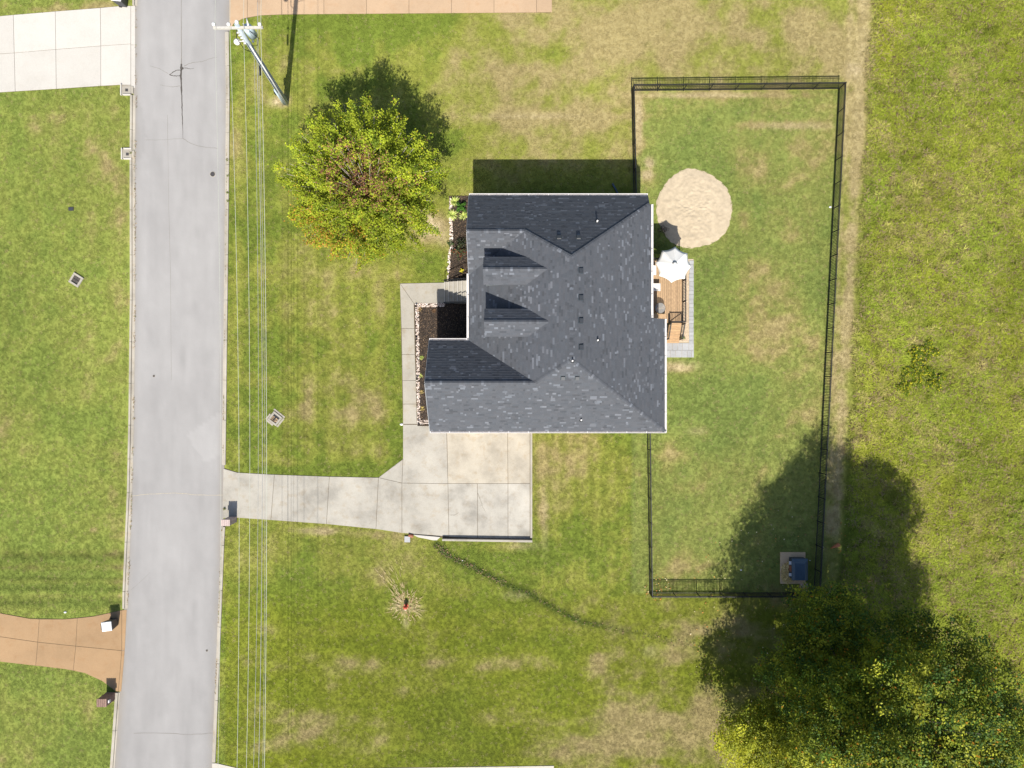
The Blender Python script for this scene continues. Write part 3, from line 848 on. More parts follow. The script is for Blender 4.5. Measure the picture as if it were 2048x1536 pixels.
def caps(A, B, parent, wd=.12, lift=.010):
    """overlapping ridge-cap shingles folded over a ridge or hip A->B (A lower end)"""
    A, B = Vector(A), Vector(B)
    d = (B - A); L = d.length; d.normalize()
    s = Vector((-d.y, d.x, 0)).normalized()
    drop = .55 * wd if abs(d.z) < .1 else .22 * wd
    mb = MB(); n = int(L / .15)
    for i in range(n):
        a = A + d * (L * i / n); b = A + d * (L * (i + 1) / n + .02)
        la, lb = Vector((0, 0, lift + .014)), Vector((0, 0, lift))
        dn = Vector((0, 0, -drop))
        vs = [a + la, b + lb, b + lb + s * wd + dn, a + la + s * wd + dn, b + lb - s * wd + dn, a + la - s * wd + dn]
        c = tabcol(); k = random.choice((1, 1, 1, 1.15)); c = tuple(q * k for q in c)
        mb.add(vs, [(0, 1, 2, 3), (0, 5, 4, 1)], c)
        mb.add([a + la + s * wd + dn, a + la, a + la - s * wd + dn, a - s * wd + dn, a, a + s * wd + dn], [(0, 1, 4, 5), (1, 2, 3, 4)], c)
    return mb

house = empty('house', ((1.8), 4.8, 0), 'grey shingle roofed house with two small dormers, beside the white parasol and deck', 'house')
for nm, (pl, pcs) in slopes.items():
    sl = roof_slab(pcs).build('roof_slope', M['darkgrey'], house)
    shingles(pl, pcs, sl).build('shingles', M['shingle'], sl, kind='stuff')
for A, B in [(PN.pt(XNE, ne.y), apN), (wr, apN), (PN.pt(XW, wr.y), wr), (apS, apN), (se, apS), (gr, apS), (PS.pt(XG, gr.y), gr)]:
    if (A - B).length > .3: caps(A, B, house).build('ridge_cap', M['shingle'], house, kind='stuff')

# walls
o_ = .32
def wall_prism(poly, z1, mat, name='wall', z0=0.0):
    return MB().prism(poly, z0, z1).build(name, mat, house)
XP = XW + 1.75     # recessed front wall behind the porch
wall_prism([(XW + .3, wr.y + .2), (XW + .3, yN - o_), (x1 - o_ + .1, yN - o_), (x1 - o_ + .1, yj), (j2x - o_, yj), (j2x - o_, yS + o_), (XG + .3, yS + o_), (XG + .3, vG.y - o_), (XP, vG.y - o_), (XP, vW.y), (XW + .3, vW.y)], ZE - .12, M['brick'])
# gable ends
for X, pa, pb, ya, yb, yr, zr in ((XW + .3, PN, PWS, yN - o_, vW.y + .1, wr.y, wr.z), (XG + .3, PG, PS, vG.y - o_, yS + o_, gr.y, gr.z)):
    m_ = MB(); dx = .25
    f = [(X, ya), (X, yr), (X, yb)]
    vs = []
    for xx in (X, X + dx):
        vs += [(xx, ya, ZE - .13), (xx, ya, pa.z(xx, ya) - .17), (xx, yr, zr - .17), (xx, yb, min(pb.z(xx, yb), zr) - .17), (xx, yb, ZE - .13)]
    m_.add(vs, [(0, 1, 2, 3, 4), (9, 8, 7, 6, 5)] + [(i, 5 + i, 5 + (i + 1) % 5, (i + 1) % 5) for i in range(5)])
    m_.build('gable', M['wallside'], house)
# porch: floor, columns, front door, windows, garage doors
FL = 1.22
MB().prism([(XW + .25, vG.y - .3), (XP, vG.y - .3), (XP, vW.y), (XW + .25, vW.y)], 0.0, FL).build('porch_floor', M['walk'], house)
for yy in (vW.y - .15, (vW.y * .45 + vG.y * .55), vG.y + .25):
    MB().box(XW + .42, yy, (FL + ZE - .1) / 2, .2, .2, ZE - .1 - FL).build('porch_column', M['trim'], house)
d_ = MB().box(XP - .03, 6.0, FL + 1.05, .08, .95, 2.1).build('front_door', M['clay'], house)
MB().box(XP - .09, 5.6, FL + 1.0, .05, .04, .12).build('handle', M['black'], d_)
def window(x, y, z, w_, h_, axis):
    f = MB()
    if axis == 'x': f.box(x, y, z, .1, w_, h_)
    else: f.box(x, y, z, w_, .1, h_)
    f = f.build('window', M['trim'], house)
    g = MB()
    if axis == 'x': g.box(x, y, z, .13, w_ - .14, h_ - .14)
    else: g.box(x, y, z, w_ - .14, .13, h_ - .14)
    g.build('pane', M['glass'], f)
window(XP, 4.4, FL + 1.35, 1.2, 1.5, 'x'); window(XW + .3, 9.9, FL + 1.4, 1.8, 1.5, 'x'); window(3.0, yN - o_, FL + 1.4, 1.0, 1.3, 'y'); window(6.5, yN - o_, FL + 1.4, 1.0, 1.3, 'y')
window(x1 - o_ + .1, 9.8, FL + 1.4, 1.0, 1.3, 'x'); window(j2x - o_, 0.5, FL + 1.4, 1.2, 1.3, 'x'); window(6.8, yS + o_, FL + 1.4, 1.1, 1.3, 'y'); window(XG + .3, .1, FL + 1.4, 1.6, 1.4, 'x')
for gx in (-2.2, 0.7):
    g = MB().box(gx, yS + o_ - .02, 1.1, 2.5, .08, 2.2).build('garage_door', M['trim'], house)
    for k in range(4): MB().box(gx, yS + o_ - .07, .3 + k * .55, 2.4, .03, .46).build('panel', M['white'], g)

# gutters
def gutter(a, b, out, z):
    a, b, out = Vector(a), Vector(b), Vector(out)
    mb = MB(); d = (b - a).normalized()
    def rail(o0, o1, z0, z1):
        pts = [a + out * o0, b + out * o0, b + out * o1, a + out * o1]
        mb.prism([(p.x, p.y) for p in pts], z0, z1)
    rail(.004, .012, z - .13, z - .005); rail(.012, .105, z - .13, z - .12); rail(.105, .135, z - .13, z + .004)
    g = mb.build('gutter', M['trim'], house)
    L = (b - a).length; n = max(1, int(L / 1.25)); m2 = MB()
    for k in range(n + 1):
        c = a + d * min(L - .03, max(.03, L * k / n))
        m2.bar((c.x + out.x * .012, c.y + out.y * .012, z - .002), (c.x + out.x * .105, c.y + out.y * .105, z - .002), .035, .01)
    m2.build('hanger', M['white'], g, kind='stuff')
gutter((XW, yN, 0), (XNE, yN, 0), (0, 1, 0), ZE - .01)
gutter((x1, ne.y, 0), (x1, yj + .02, 0), (1, 0, 0), PE.z(x1, 0) - .01)
gutter((j2x, yj, 0), (j2x, yS - .1, 0), (1, 0, 0), PE.z(j2x, 0) - .01)
gutter((XG, yS, 0), (j2x + .1, yS, 0), (0, -1, 0), PS.z(0, yS) - .01)
gutter((XW, vG.y, 0), (XW, vW.y + .1, 0), (-1, 0, 0), PW.z(XW, 0) - .01)
gutter((XG, vG.y, 0), (XW - .14, vG.y, 0), (0, 1, 0), PG.z(0, vG.y) - .01)
# rake boards
MB().bar(PN.pt(XW - .02, yN) - Vector((0, 0, .1)), PN.pt(XW - .02, wr.y) - Vector((0, 0, .1)), .03, .17).build('rake_board', M['wallside'], house)
MB().bar(PWS.pt(XW - .02, wr.y) - Vector((0, 0, .1)), PWS.pt(XW - .02, vW.y) - Vector((0, 0, .1)), .03, .17).build('rake_board', M['wallside'], house)
MB().bar(PG.pt(XG - .02, vG.y) - Vector((0, 0, .1)), PG.pt(XG - .02, gr.y) - Vector((0, 0, .1)), .03, .17).build('rake_board', M['wallside'], house)
MB().bar(PS.pt(XG - .02, gr.y) - Vector((0, 0, .1)), PS.pt(XG - .02, yS) - Vector((0, 0, .1)), .03, .17).build('rake_board', M['wallside'], house)

# dormers
for (ridge_py, ex_px, front_px) in ((538, 1095, 966), (643.5, 1098, 968)):
    re_ = PW.at(ex_px, ridge_py)
    zr, yr = re_.z, re_.y
    xf = P(front_px, ridge_py, zr).x
    wd = .86; pd = .82; ze = zr - pd * wd
    xe = (ze - PW.a) / PW.bx
    dn = through(Vector((0, yr, zr)), 0, -pd); ds = through(Vector((0, yr, zr)), 0, pd)
    dm = MB()
    zb = 4.6
    xw0 = xf + .12; yw = wd - .1
    vs = []
    for xx in (xw0, xe + .6):
        vs += [(xx, yr - yw, zb), (xx, yr - yw, zr - pd * yw - .06), (xx, yr, zr - .06), (xx, yr + yw, zr - pd * yw - .06), (xx, yr + yw, zb)]
    dm.add(vs, [(0, 1, 2, 3, 4), (9, 8, 7, 6, 5)] + [(i, 5 + i, 5 + (i + 1) % 5, (i + 1) % 5) for i in range(5)])
    dorm = dm.build('dormer', M['dwall'], house)
    for pl, sg in ((dn, 1), (ds, -1)):
        pc = [Vector((xf, yr, zr)), Vector((re_.x, yr, zr)), Vector((xe, yr + sg * wd, ze)), Vector((xf, yr + sg * wd, ze))]
        mb = shingles(pl, [pc], None)
        s2 = roof_slab([pc], .07)
        b = len(mb.v)
        for q, c_ in zip(s2.f, s2.c):
            mb.f.append([i + b for i in q]); mb.c.append((.07, .07, .075)); mb.sm.append(False)
        mb.v.extend([tuple(x) for x in s2.v])
        mb.build('dormer_roof', M['shingle'], dorm)
    caps(Vector((xf, yr, zr)), Vector((re_.x, yr, zr)), None, .13).build('ridge_cap', M['shingle'], dorm, kind='stuff')
    MB().box(xw0 - .01, yr, zr - .95, .08, .7, .8).build('window', M['trim'], dorm)

# roof vents and pipes
def vent(pl, px, py, ang_down, s=.30):
    p = pl.at(px, py)
    n = Vector((-pl.bx, -pl.by, 1)).normalized()
    u = Vector((0, 0, 1)).cross(n).normalized(); v = n.cross(u).normalized()
    vs = []
    for h0, k in ((0, 1.0), (.13, .86)):
        for a, b in ((-1, -1), (1, -1), (1, 1), (-1, 1)):
            vs.append(p + u * (a * s / 2 * k) + v * (b * s / 2 * k) + n * (h0 if b < 0 or h0 == 0 else h0 * .7))
    m_ = MB(); m_.add(vs, [(3, 2, 1, 0), (4, 5, 6, 7), (0, 1, 5, 4), (1, 2, 6, 5), (2, 3, 7, 6), (3, 0, 4, 7)])
    o = m_.build('roof_vent', M['arm'] if pl is PN and False else M['darkgrey'], house)
    f = MB(); vs = [p + u * (a * s * .62) + v * (b * s * .62) + n * .018 for a, b in ((-1, -1), (1, -1), (1, 1), (-1, 1))]
    vs += [q - n * .014 for q in vs]
    f.add(vs, [(0, 1, 2, 3), (0, 4, 5, 1), (1, 5, 6, 2), (2, 6, 7, 3), (3, 7, 4, 0)]); f.build('flange', M['slate'], o)
for px, py in ((1161, 541), (1161, 595), (1161, 641), (1161.5, 694)): vent(PE, px, py, 0)
for px, py in ((1118, 476), (1157, 476)): vent(PN, px, py, 0, .27)
for px, py in ((1126, 755), (1154.5, 755)): vent(PS, px, py, 0, .27)
for pl, px, py in ((PN, 1194, 443.5), (PE, 1195, 681), (PS, 1144.5, 722), (PS, 1162, 840)):
    p = pl.at(px, py)
    o = MB().tube([p - Vector((0, 0, .05)), p + Vector((0, 0, .3))], .05, 12).build('vent_pipe', M['trim'], house)
    MB().tube([p - Vector((0, 0, .02)), p + Vector((0, 0, .06))], [.13, .07], 12).build('flashing', M['darkgrey'], o)
p = P(1231, 380, .2)
MB().tube([(p.x - .2, p.y + .5, .06), (p.x + .05, p.y + .05, .07), (p.x + .25, p.y - .45, .2)], .07, 8).build('drain_hose', M['navy'], loc=(p.x, p.y, 0), label='dark blue drain hose on the grass under the top eave of the house', cat='hose')

# ------------------------------------------------------------------ front steps and rails
st = empty('front_steps', P(888, 585), 'pale concrete front steps climbing from the walkway to the porch', 'steps')
xs0, xs1 = P(890, 585).x, XW + .25
nst = 7; ya, yb = P(0, 606, .3).y, P(0, 563, .3).y
for k in range(nst):
    xa = xs0 + (xs1 - xs0) * k / nst
    MB().prism([(xa, ya), (xs1 - .003 * k, ya), (xs1 - .003 * k, yb), (xa, yb)], FL * k / (nst + 1) if k else 0, FL * (k + 1) / (nst + 1)).build('step', M['walk'], st, bevel=.01)
    MB().box(xa - .012, (ya + yb) / 2, FL * (k + 1) / (nst + 1) - .012, .05, ya * 0 + abs(yb - ya) - .01, .04).build('nosing', M['concwhite'], st, bevel=.006)  # pale strip: the lit edge of each tread is put into its colour
    MB().box(xa + .035, (ya + yb) / 2, FL * (k + 1) / (nst + 1) + .001, .018, abs(yb - ya) - .02, .006).build('tread_line', M['grate'], st)  # thin dark line drawn along each tread to set the steps apart
for yy, lab in ((yb + .02, 'black metal stair rail on the upper side of the front steps'), (ya - .02, 'black metal stair rail on the lower side of the front steps')):
    r_ = empty('stair_rail', (xs0, yy, 0), lab, 'railing', 'stair rails of the front steps')
    def zz(x): return FL * min(1, max(0, (x - xs0) / (xs1 - xs0)))
    for hh, nm in ((.92, 'top_rail'), (.14, 'bottom_rail')):
        MB().bar((xs0, yy, zz(xs0) + hh), (xs1, yy, zz(xs1) + hh), .045, .035).build(nm, M['black'], r_)
    for x in (xs0, xs1 - .06): MB().box(x, yy, zz(x) + .46, .05, .05, .95).build('post', M['black'], r_)
    for k in range(1, 14):
        x = xs0 + (xs1 - xs0) * k / 14
        MB().box(x, yy, zz(x) + .53, .016, .016, .78).build('baluster', M['black'], r_)

# ------------------------------------------------------------------ planting beds, pebbles
e = MB(); e.prism([P2(*p) for p in BED1], -.05, .03); e.build('mulch_bed', M['mulch'], kind='structure')
e = MB(); e.prism([P2(*p) for p in BED2], -.05, .03); e.build('mulch_bed', M['mulch'], kind='structure')
def pebbles(name, polys, n, r0, r1, cols, z=.03, lab=None, cat=None):
    mb = MB()
    for poly, cnt in zip(polys, n):
        xs = [p[0] for p in poly]; ys = [p[1] for p in poly]; k = 0
        while k < cnt:
            px, py = random.uniform(min(xs), max(xs)), random.uniform(min(ys), max(ys))
            if not inpoly(np.array([px]), np.array([py]), poly)[0]: continue
            c = P(px, py); r = random.uniform(r0, r1); col = random.choice(cols); v = random.uniform(.75, 1.1)
            mb.dome((c.x, c.y, z - .01), r, r * random.uniform(.7, 1.1), r * .7, 6, 2, tuple(q * v for q in col), .15)
            k += 1
    o = mb.build(name, M['gravel'], kind='stuff'); 
    if lab: tag(o, lab, cat)
    return o
wp = [(.62, .52, .45), (.55, .45, .38), (.68, .62, .56), (.45, .34, .28)]
pebbles('pebble_edging', [[(831, 608), (837.5, 613), (840, 840), (835, 848)], [(831, 607), (890, 607), (890, 613), (836, 614)], [(836, 840), (860, 840), (860, 848), (835, 848)]], [650, 240, 90], .03, .06, wp)
pebbles('pebble_edging', [[(899, 432), (904, 432), (906, 498), (901, 498)], [(900, 396), (905, 400), (903, 420), (898, 418)], [(898, 498), (902, 500), (899, 545), (895, 560), (893, 556)]], [150, 50, 70], .04, .075, wp)
# loose mulch chips
def scatter_chips(poly, n, cols, z, parent=None, size=(.02, .06), name='mulch_chips', mat='leafdead'):
    xs = [p[0] for p in poly]; ys = [p[1] for p in poly]
    px = rng.uniform(min(xs), max(xs), n * 3); py = rng.uniform(min(ys), max(ys), n * 3)
    m = inpoly(px, py, poly); px, py = px[m][:n], py[m][:n]; n = len(px)
    c = np.stack([(px - 1024) * S, (768 - py) * S, np.full(n, z) + rng.uniform(0, .02, n)], 1)
    a = rng.uniform(0, 6.28, n); L = rng.uniform(size[0], size[1], n); W_ = L * rng.uniform(.25, .6, n); tilt = rng.uniform(-.5, .5, n)
    d = np.stack([np.cos(a), np.sin(a), tilt], 1) * L[:, None]; q = np.stack([-np.sin(a), np.cos(a), rng.uniform(-.4, .4, n)], 1) * W_[:, None]
    v = np.stack([c - d, c + q, c + d, c - q], 1).reshape(-1, 3)
    cc = np.array(cols)[rng.integers(0, len(cols), n)] * rng.uniform(.7, 1.2, (n, 1))
    return np_mesh(name, v, 4, M['leafdead'], parent, cc, 'stuff')
M['leafdead'] = attrmat('dry_leaf', 0.9, var=0.1)
mc = [(.05, .035, .025), (.10, .065, .04), (.03, .025, .02), (.16, .11, .07)]
scatter_chips(BED1, 5000, mc, .035); scatter_chips(BED2, 2600, mc, .035)

def gutter_debris():
    vv, cc_ = [], []
    for edge, off, n, ys_ in ((ROAD_R, 1.5, 1500, (64, 930)), (ROAD_R, 1.0, 500, (1055, 1400)), (ROAD_L, 2.5, 900, (190, 1210)), (ROAD_L, 1.0, 60, (12, 170))):
        py = rng.uniform(ys_[0], ys_[1], n); clump = vnoise(py * S, py * 0, .9, 71); py = py[clump > .42]; n = len(py)
        px = np.array([lerp_edge(edge, q) for q in py]) + off + rng.normal(0, 1.1, n)
        c = np.stack([(px - 1024) * S, (768 - py) * S, rng.uniform(.024, .05, n)], 1)
        cols = np.array([(.20, .13, .06), (.12, .085, .045), (.30, .21, .10), (.10, .13, .03), (.16, .10, .05)])[rng.integers(0, 5, n)]
        v, _ = leaf_quads(c, .075, cols, 1.6, .6); vv.append(v); cc_.append(cols)
    np_mesh('gutter_debris', np.concatenate(vv), 4, M['leafdead'], None, np.concatenate(cc_), 'stuff')

# path lights
for i, (px, py) in enumerate(((833, 613), (833.5, 679), (835, 757), (838, 846))):
    c = P(px, py)
    o = empty('path_light', (c.x, c.y, 0), ['small black path light at the upper corner of the pebble edging', 'small black path light beside the walkway, second from the steps', 'small black path light beside the walkway, third from the steps', 'small black path light where the walkway meets the driveway'][i], 'path light', 'path lights along the walkway')
    MB().tube([(c.x, c.y, 0), (c.x, c.y, .32)], .015, 6).build('stake', M['black'], o)
    MB().tube([(c.x, c.y, .3), (c.x, c.y, .35)], [.075, .02], 10).build('hood', M['black'], o)

# ------------------------------------------------------------------ plants
def blades(c, n, L, wd, cols, up=.6, spread=1.0, curl=.5):
    """strap leaves arching out of a clump: returns quads arrays"""
    c = np.array(c, float)
    az = rng.uniform(0, 6.283, n); el = rng.uniform(.25, 1.35, n) * up; Ls = L * rng.uniform(.6, 1.1, n)
    hd = np.stack([np.cos(az), np.sin(az), np.zeros(n)], 1); sd = np.stack([-np.sin(az), np.cos(az), np.zeros(n)], 1)
    p0 = c + hd * .03 + rng.normal(0, .02 * spread, (n, 3)) * [1, 1, 0]
    d1 = hd * np.cos(el)[:, None] + np.array([0, 0, 1]) * np.sin(el)[:, None]
    el2 = el - curl
    d2 = hd * np.cos(el2)[:, None] + np.array([0, 0, 1]) * np.sin(el2)[:, None]
    p1 = p0 + d1 * (Ls * .55)[:, None]; p2 = p1 + d2 * (Ls * .45)[:, None]
    w_ = wd / 2
    q1 = np.stack([p0 - sd * w_ * .6, p0 + sd * w_ * .6, p1 + sd * w_, p1 - sd * w_], 1)
    q2 = np.stack([p1 - sd * w_, p1 + sd * w_, p2 + sd * w_ * .15, p2 - sd * w_ * .15], 1)
    cc = np.array(cols)[rng.integers(0, len(cols), n)] * rng.uniform(.8, 1.2, (n, 1))
    return np.concatenate([q1, q2]).reshape(-1, 3), np.concatenate([cc, cc])
def leaf_quads(pts, size, cols, flat=.6, aspect=.6):
    n = len(pts)
    nrm = rng.normal(0, 1, (n, 3)); nrm[:, 2] = np.abs(nrm[:, 2]) + flat * 2
    nrm /= np.linalg.norm(nrm, axis=1)[:, None]
    t = rng.normal(0, 1, (n, 3)); u = np.cross(nrm, t); u /= np.linalg.norm(u, axis=1)[:, None] + 1e-9
    v = np.cross(nrm, u)
    s = size * rng.uniform(.65, 1.25, n)
    a = u * (s / 2)[:, None]; b = v * (s * aspect / 2)[:, None]
    q = np.stack([pts - a, pts + b * 1.0 - a * .1, pts + a, pts - b - a * .1], 1)
    return q.reshape(-1, 3), cols
def tuft_plant(name, px, py, h, n, L, wd, cols, label, cat='plant', group=None, mat='leaf', up=.7, curl=.7):
    c = P(px, py, h)
    e = empty(name, (c.x, c.y, 0), label, cat, group)
    v, cc = blades((c.x, c.y, .03), n, L, wd, cols, up, 1, curl)
    np_mesh('leaves', v, 4, M[mat], e, cc)
    return e
var = [(.52, .56, .16), (.62, .64, .28), (.30, .42, .07), (.45, .52, .12)]
tuft_plant('variegated_grass', 910, 402, .2, 90, .42, .035, var, 'yellow variegated grass clump at the top end of the upper bed', 'plant', 'variegated grass clumps')
tuft_plant('variegated_grass', 905, 428.5, .2, 110, .46, .035, var, 'largest yellow variegated grass clump, spilling over the lawn edge of the bed', 'plant', 'variegated grass clumps')
tuft_plant('variegated_grass', 926, 431, .2, 80, .38, .035, var, 'yellow variegated grass clump close to the house eave', 'plant', 'variegated grass clumps')
def bush(name, px, py, r, h, n, size, cols, label, cat='shrub', flat=.4):
    c = P(px, py, h * .6)
    e = empty(name, (c.x, c.y, 0), label, cat)
    m_ = MB()
    for k in range(7):
        a = k * .9; m_.tube([(c.x, c.y, 0), (c.x + r * .4 * math.cos(a), c.y + r * .4 * math.sin(a), h * .5), (c.x + r * .8 * math.cos(a), c.y + r * .8 * math.sin(a), h * .8)], [.012, .009, .004], 4)
    m_.build('stems', M['bark'], e)
    d = rng.normal(0, 1, (n, 3)); d /= np.linalg.norm(d, axis=1)[:, None]; d[:, 2] = np.abs(d[:, 2])
    rr = rng.uniform(.45, 1, n) ** .6 * (0.8 + .3 * np.sin(4 * np.arctan2(d[:, 1], d[:, 0]) + px))
    pts = np.stack([c.x + d[:, 0] * rr * r, c.y + d[:, 1] * rr * r, .08 + d[:, 2] * rr * h], 1)
    cc = np.array(cols)[rng.integers(0, len(cols), n)] * rng.uniform(.7, 1.25, (n, 1))
    v, _ = leaf_quads(pts, size, cc, flat)
    np_mesh('leaves', v, 4, M['leaf'], e, cc)
    return e
bush('green_shrub', 922, 413, .42, .5, 900, .10, [(.06, .16, .02), (.09, .20, .03), (.05, .12, .02)], 'bright green leafy shrub between the three yellow grass clumps')
bush('red_tipped_shrub', 919, 502, .62, .6, 700, .10, [(.06, .085, .035), (.09, .11, .05), (.22, .06, .035), (.05, .06, .03), (.12, .14, .07)], 'dark shrub with red and green leaves above the front steps')
bush('dark_shrub', 922, 485, .45, .5, 420, .08, [(.03, .04, .02), (.06, .07, .03), (.02, .03, .02)], 'dark sparse shrub behind the red tipped shrub in the upper bed')
bush('edge_weed', 901, 487, .28, .25, 260, .06, [(.05, .10, .03), (.08, .13, .03)], 'low green weed growing over the pebble edge of the upper bed', 'weed')
bush('yellow_flowers', 923.5, 541, .16, .3, 110, .07, [(.75, .68, .03), (.8, .72, .08)], 'small bright yellow flowers beside the front steps', 'flowers')
for i, (px, py, cols) in enumerate(((843, 715.5, var), (841.5, 752, var), (843, 784, [(.45, .33, .14), (.35, .30, .12)]), (844.5, 817.5, [(.50, .40, .15), (.42, .33, .10)]), (840, 618, [(.30, .20, .10), (.35, .25, .12)]), (868, 622, [(.16, .09, .05), (.22, .13, .07)]))):
    tuft_plant('bed_plant', px, py, .1, 34, .17, .03, cols, ['small yellow green plant in the narrow bed left of the garage roof, uppermost of four', 'small yellow green plant in the narrow bed, second from top', 'small straw coloured plant in the narrow bed, third from top', 'small straw coloured plant in the narrow bed, lowest of four', 'small brown dry plant at the pebble corner below the steps', 'dark brown dry plant in the mulch below the steps'][i], 'plant', None, 'leaf')
bush('twiggy_bush', 1327, 458, .42, .5, 200, .07, [(.10, .08, .06), (.16, .12, .09), (.07, .06, .05)], 'sparse brown twiggy bush at the edge of the sand circle')
bush('corner_weed', 1366, 676, .18, .25, 90, .07, [(.10, .18, .03), (.14, .22, .04)], 'small green weed at the foot of the deck stairs', 'weed')
for i, (px, py) in enumerate(((457, 1018), (262, 306), (456, 352), (455.5, 386), (456, 402), (455, 320))):
    bush('kerb_weed', px - (8 if i == 0 else 0), py, .13, .12, 60, .06, [(.12, .17, .03), (.16, .20, .04), (.2, .17, .06)], ['tiny weed in the kerb joint at the driveway mouth', 'green weed growing out of the lower catch basin opening', 'weed in the right kerb gutter, second from the top', 'weed in the right kerb gutter, third from the top', 'weed in the right kerb gutter, lowest one', 'weed in the right kerb gutter, topmost one'][i], 'weed')

# ------------------------------------------------------------------ sand circle
def make_sand():
    nr, na = 40, 128
    vs, fs = [], []
    for j in range(nr + 1):
        for i in range(na):
            a = 2 * math.pi * i / na
            r = (76 + 1.2 * math.sin(3 * a + 1) + 1.2 * math.sin(5 * a + 4) + .5 * math.sin(11 * a + 2) + .7 * math.sin(29 * a + 2 * math.sin(3 * a))) * j / nr
            px, py = SANDC[0] + r * math.cos(a), SANDC[1] + 1.04 * r * math.sin(a)
            x, y = (px - 1024) * S, (768 - py) * S
            edge = min(1, (1 - j / nr) * 5)
            z = 0.004 + edge * (0.03 + 0.07 * (float(fbm(np.array([x]), np.array([y]), .8, 400, 4)[0]) - .5) + 0.05 * (float(vnoise(np.array([x]), np.array([y * 1.6]), .17, 411)[0]) - .5))
            vs.append((x, y, z))
    for j in range(nr):
        for i in range(na):
            i2 = (i + 1) % na
            fs.append((j * na + i, (j + 1) * na + i, (j + 1) * na + i2, j * na + i2))
    mb = MB(); mb.add(vs, fs, None, True)
    c = P(*SANDC)
    mb.build('sand_circle', M['sand'], kind='structure')
make_sand()

# ------------------------------------------------------------------ deck, pavers, furniture
ZD = 1.0
dk = empty('wooden_deck', P(1335, 590, 0), 'honey coloured wooden deck with black railing behind the house', 'deck')
xd0, xd1 = x1 - o_ + .16, P(1366.5, 0, ZD).x
yd1, yd0 = P(0, 520, ZD).y, P(0, 645.5, ZD).y
xj = j2x - o_ + .1   # lower part starts at the projecting wall
nb = 24; bw = (xd1 - xd0) / nb
for k in range(nb):
    x = xd0 + bw * (k + .5)
    y0 = yd0 if x > xj + .35 else yj + .02
    MB().box(x, (yd1 + y0) / 2, ZD - .015, bw - .012, yd1 - y0, .03).build('deck_board', M['deck'], dk)
for x in (xd0 + .3, xd1 - .2):
    for y in (yd0 + .15, yd1 - .2): MB().box(x if y > yj else max(x, xj + .6), y, ZD / 2 - .05, .1, .1, ZD - .1).build('deck_post', M['deck'], dk)
MB().box((xd0 + xd1) / 2, yd1 - .03, ZD - .12, xd1 - xd0, .04, .18).build('rim_board', M['deckx'], dk)
MB().box(xd1 - .03, (yd0 + yd1) / 2, ZD - .12, .04, yd1 - yd0, .18).build('rim_board', M['deck'], dk)
# stairs
xs_a, xs_b = P(1338, 0, ZD).x, P(1364, 0, ZD).x
nt_ = 6; yb_ = P(0, 686, 0.1).y
for k in range(nt_):
    ya_ = yd0 - (yd0 - yb_) * k / nt_; y2 = yd0 - (yd0 - yb_) * (k + 1) / nt_
    z = ZD - ZD * (k + 1) / (nt_ + 1)
    for s_ in (0, 1):
        yy = ya_ + (y2 - ya_) * (s_ + .5) / 2
        MB().box((xs_a + xs_b) / 2, yy, z, xs_b - xs_a, abs(y2 - ya_) / 2 - .01, .035).build('stair_board', M['deckx'], dk)
    MB().box((xs_a + xs_b) / 2, y2 + .012, z - .08, xs_b - xs_a - .04, .02, .12).build('riser', M['deckx'], dk)
MB().box((xs_a + xs_b) / 2, yd0 - .02, ZD + .004, xs_b - xs_a + .1, .09, .035).build('nosing', M['deckx'], dk)
def railing(name, a, b, label, h=.95, step=.105, posts=2, za=None, zb=None):
    a, b = Vector(a), Vector(b)
    r_ = empty(name, a, label, 'railing', 'black railings of the deck')
    for hh, nm in ((h, 'top_rail'), (.1, 'bottom_rail')):
        MB().bar(a + Vector((0, 0, hh)), b + Vector((0, 0, hh)), .07 if nm == 'top_rail' else .045, .035).build(nm, M['black'], r_)
    L = (b - a).length; n = int(L / step)
    for k in range(1, n):
        c = a.lerp(b, k / n); MB().box(c.x, c.y, c.z + h / 2 + .03, .03, .03, h - .1).build('baluster', M['black'], r_)
    for k in range(posts):
        c = a.lerp(b, k / (posts - 1)); MB().box(c.x, c.y, c.z + h / 2, .08, .08, h + .08).build('post', M['black'], r_)
    return r_
railing('deck_railing', (xd1 - .05, yd0 + .03, ZD), (xd1 - .05, yd1 - .05, ZD), 'long black railing on the garden side of the deck', posts=4)
railing('deck_railing', (xd0 + .1, yd1 - .05, ZD), (xd1 - .15, yd1 - .05, ZD), 'black railing at the sand side of the deck, partly under the parasol', posts=3)
railing('stair_railing', (xs_b + .02, yd0 - .1, ZD - .1), (xs_b + .02, yb_ + .25, .12), 'black sloping railing on the garden side of the deck stairs', posts=2)
railing('stair_railing', (xs_a - .03, yd0 - .1, ZD - .1), (xs_a - .03, yb_ + .25, .12), 'black sloping railing on the house side of the deck stairs', posts=2)
gt = railing('stair_gate', (xs_a + .05, yd0 + .0, ZD), (xs_b - .05, yd0 + .0, ZD), 'black metal gate at the top of the deck stairs', .9, .1, 2)
gt['category'] = 'gate'; gt['group'] = 'gates'
MB().bar((xs_a + .05, yd0, ZD + .12), (xs_b - .05, yd0, ZD + .85), .035, .05).build('brace', M['black'], gt)
# bench
c = P(1317.5, 632, ZD + .5)
bn = empty('wooden_bench', (c.x, c.y, ZD), 'narrow tan wooden bench against the end wall of the deck', 'bench')
for k in range(2): MB().box(c.x - .25 + k * .53, c.y, ZD + .44, .51, .28, .04).build('seat_board', M['deckx'], bn, bevel=.005)
for sx in (-.4, .42): MB().box(c.x + sx, c.y, ZD + .21, .06, .24, .42).build('leg', M['deck'], bn)
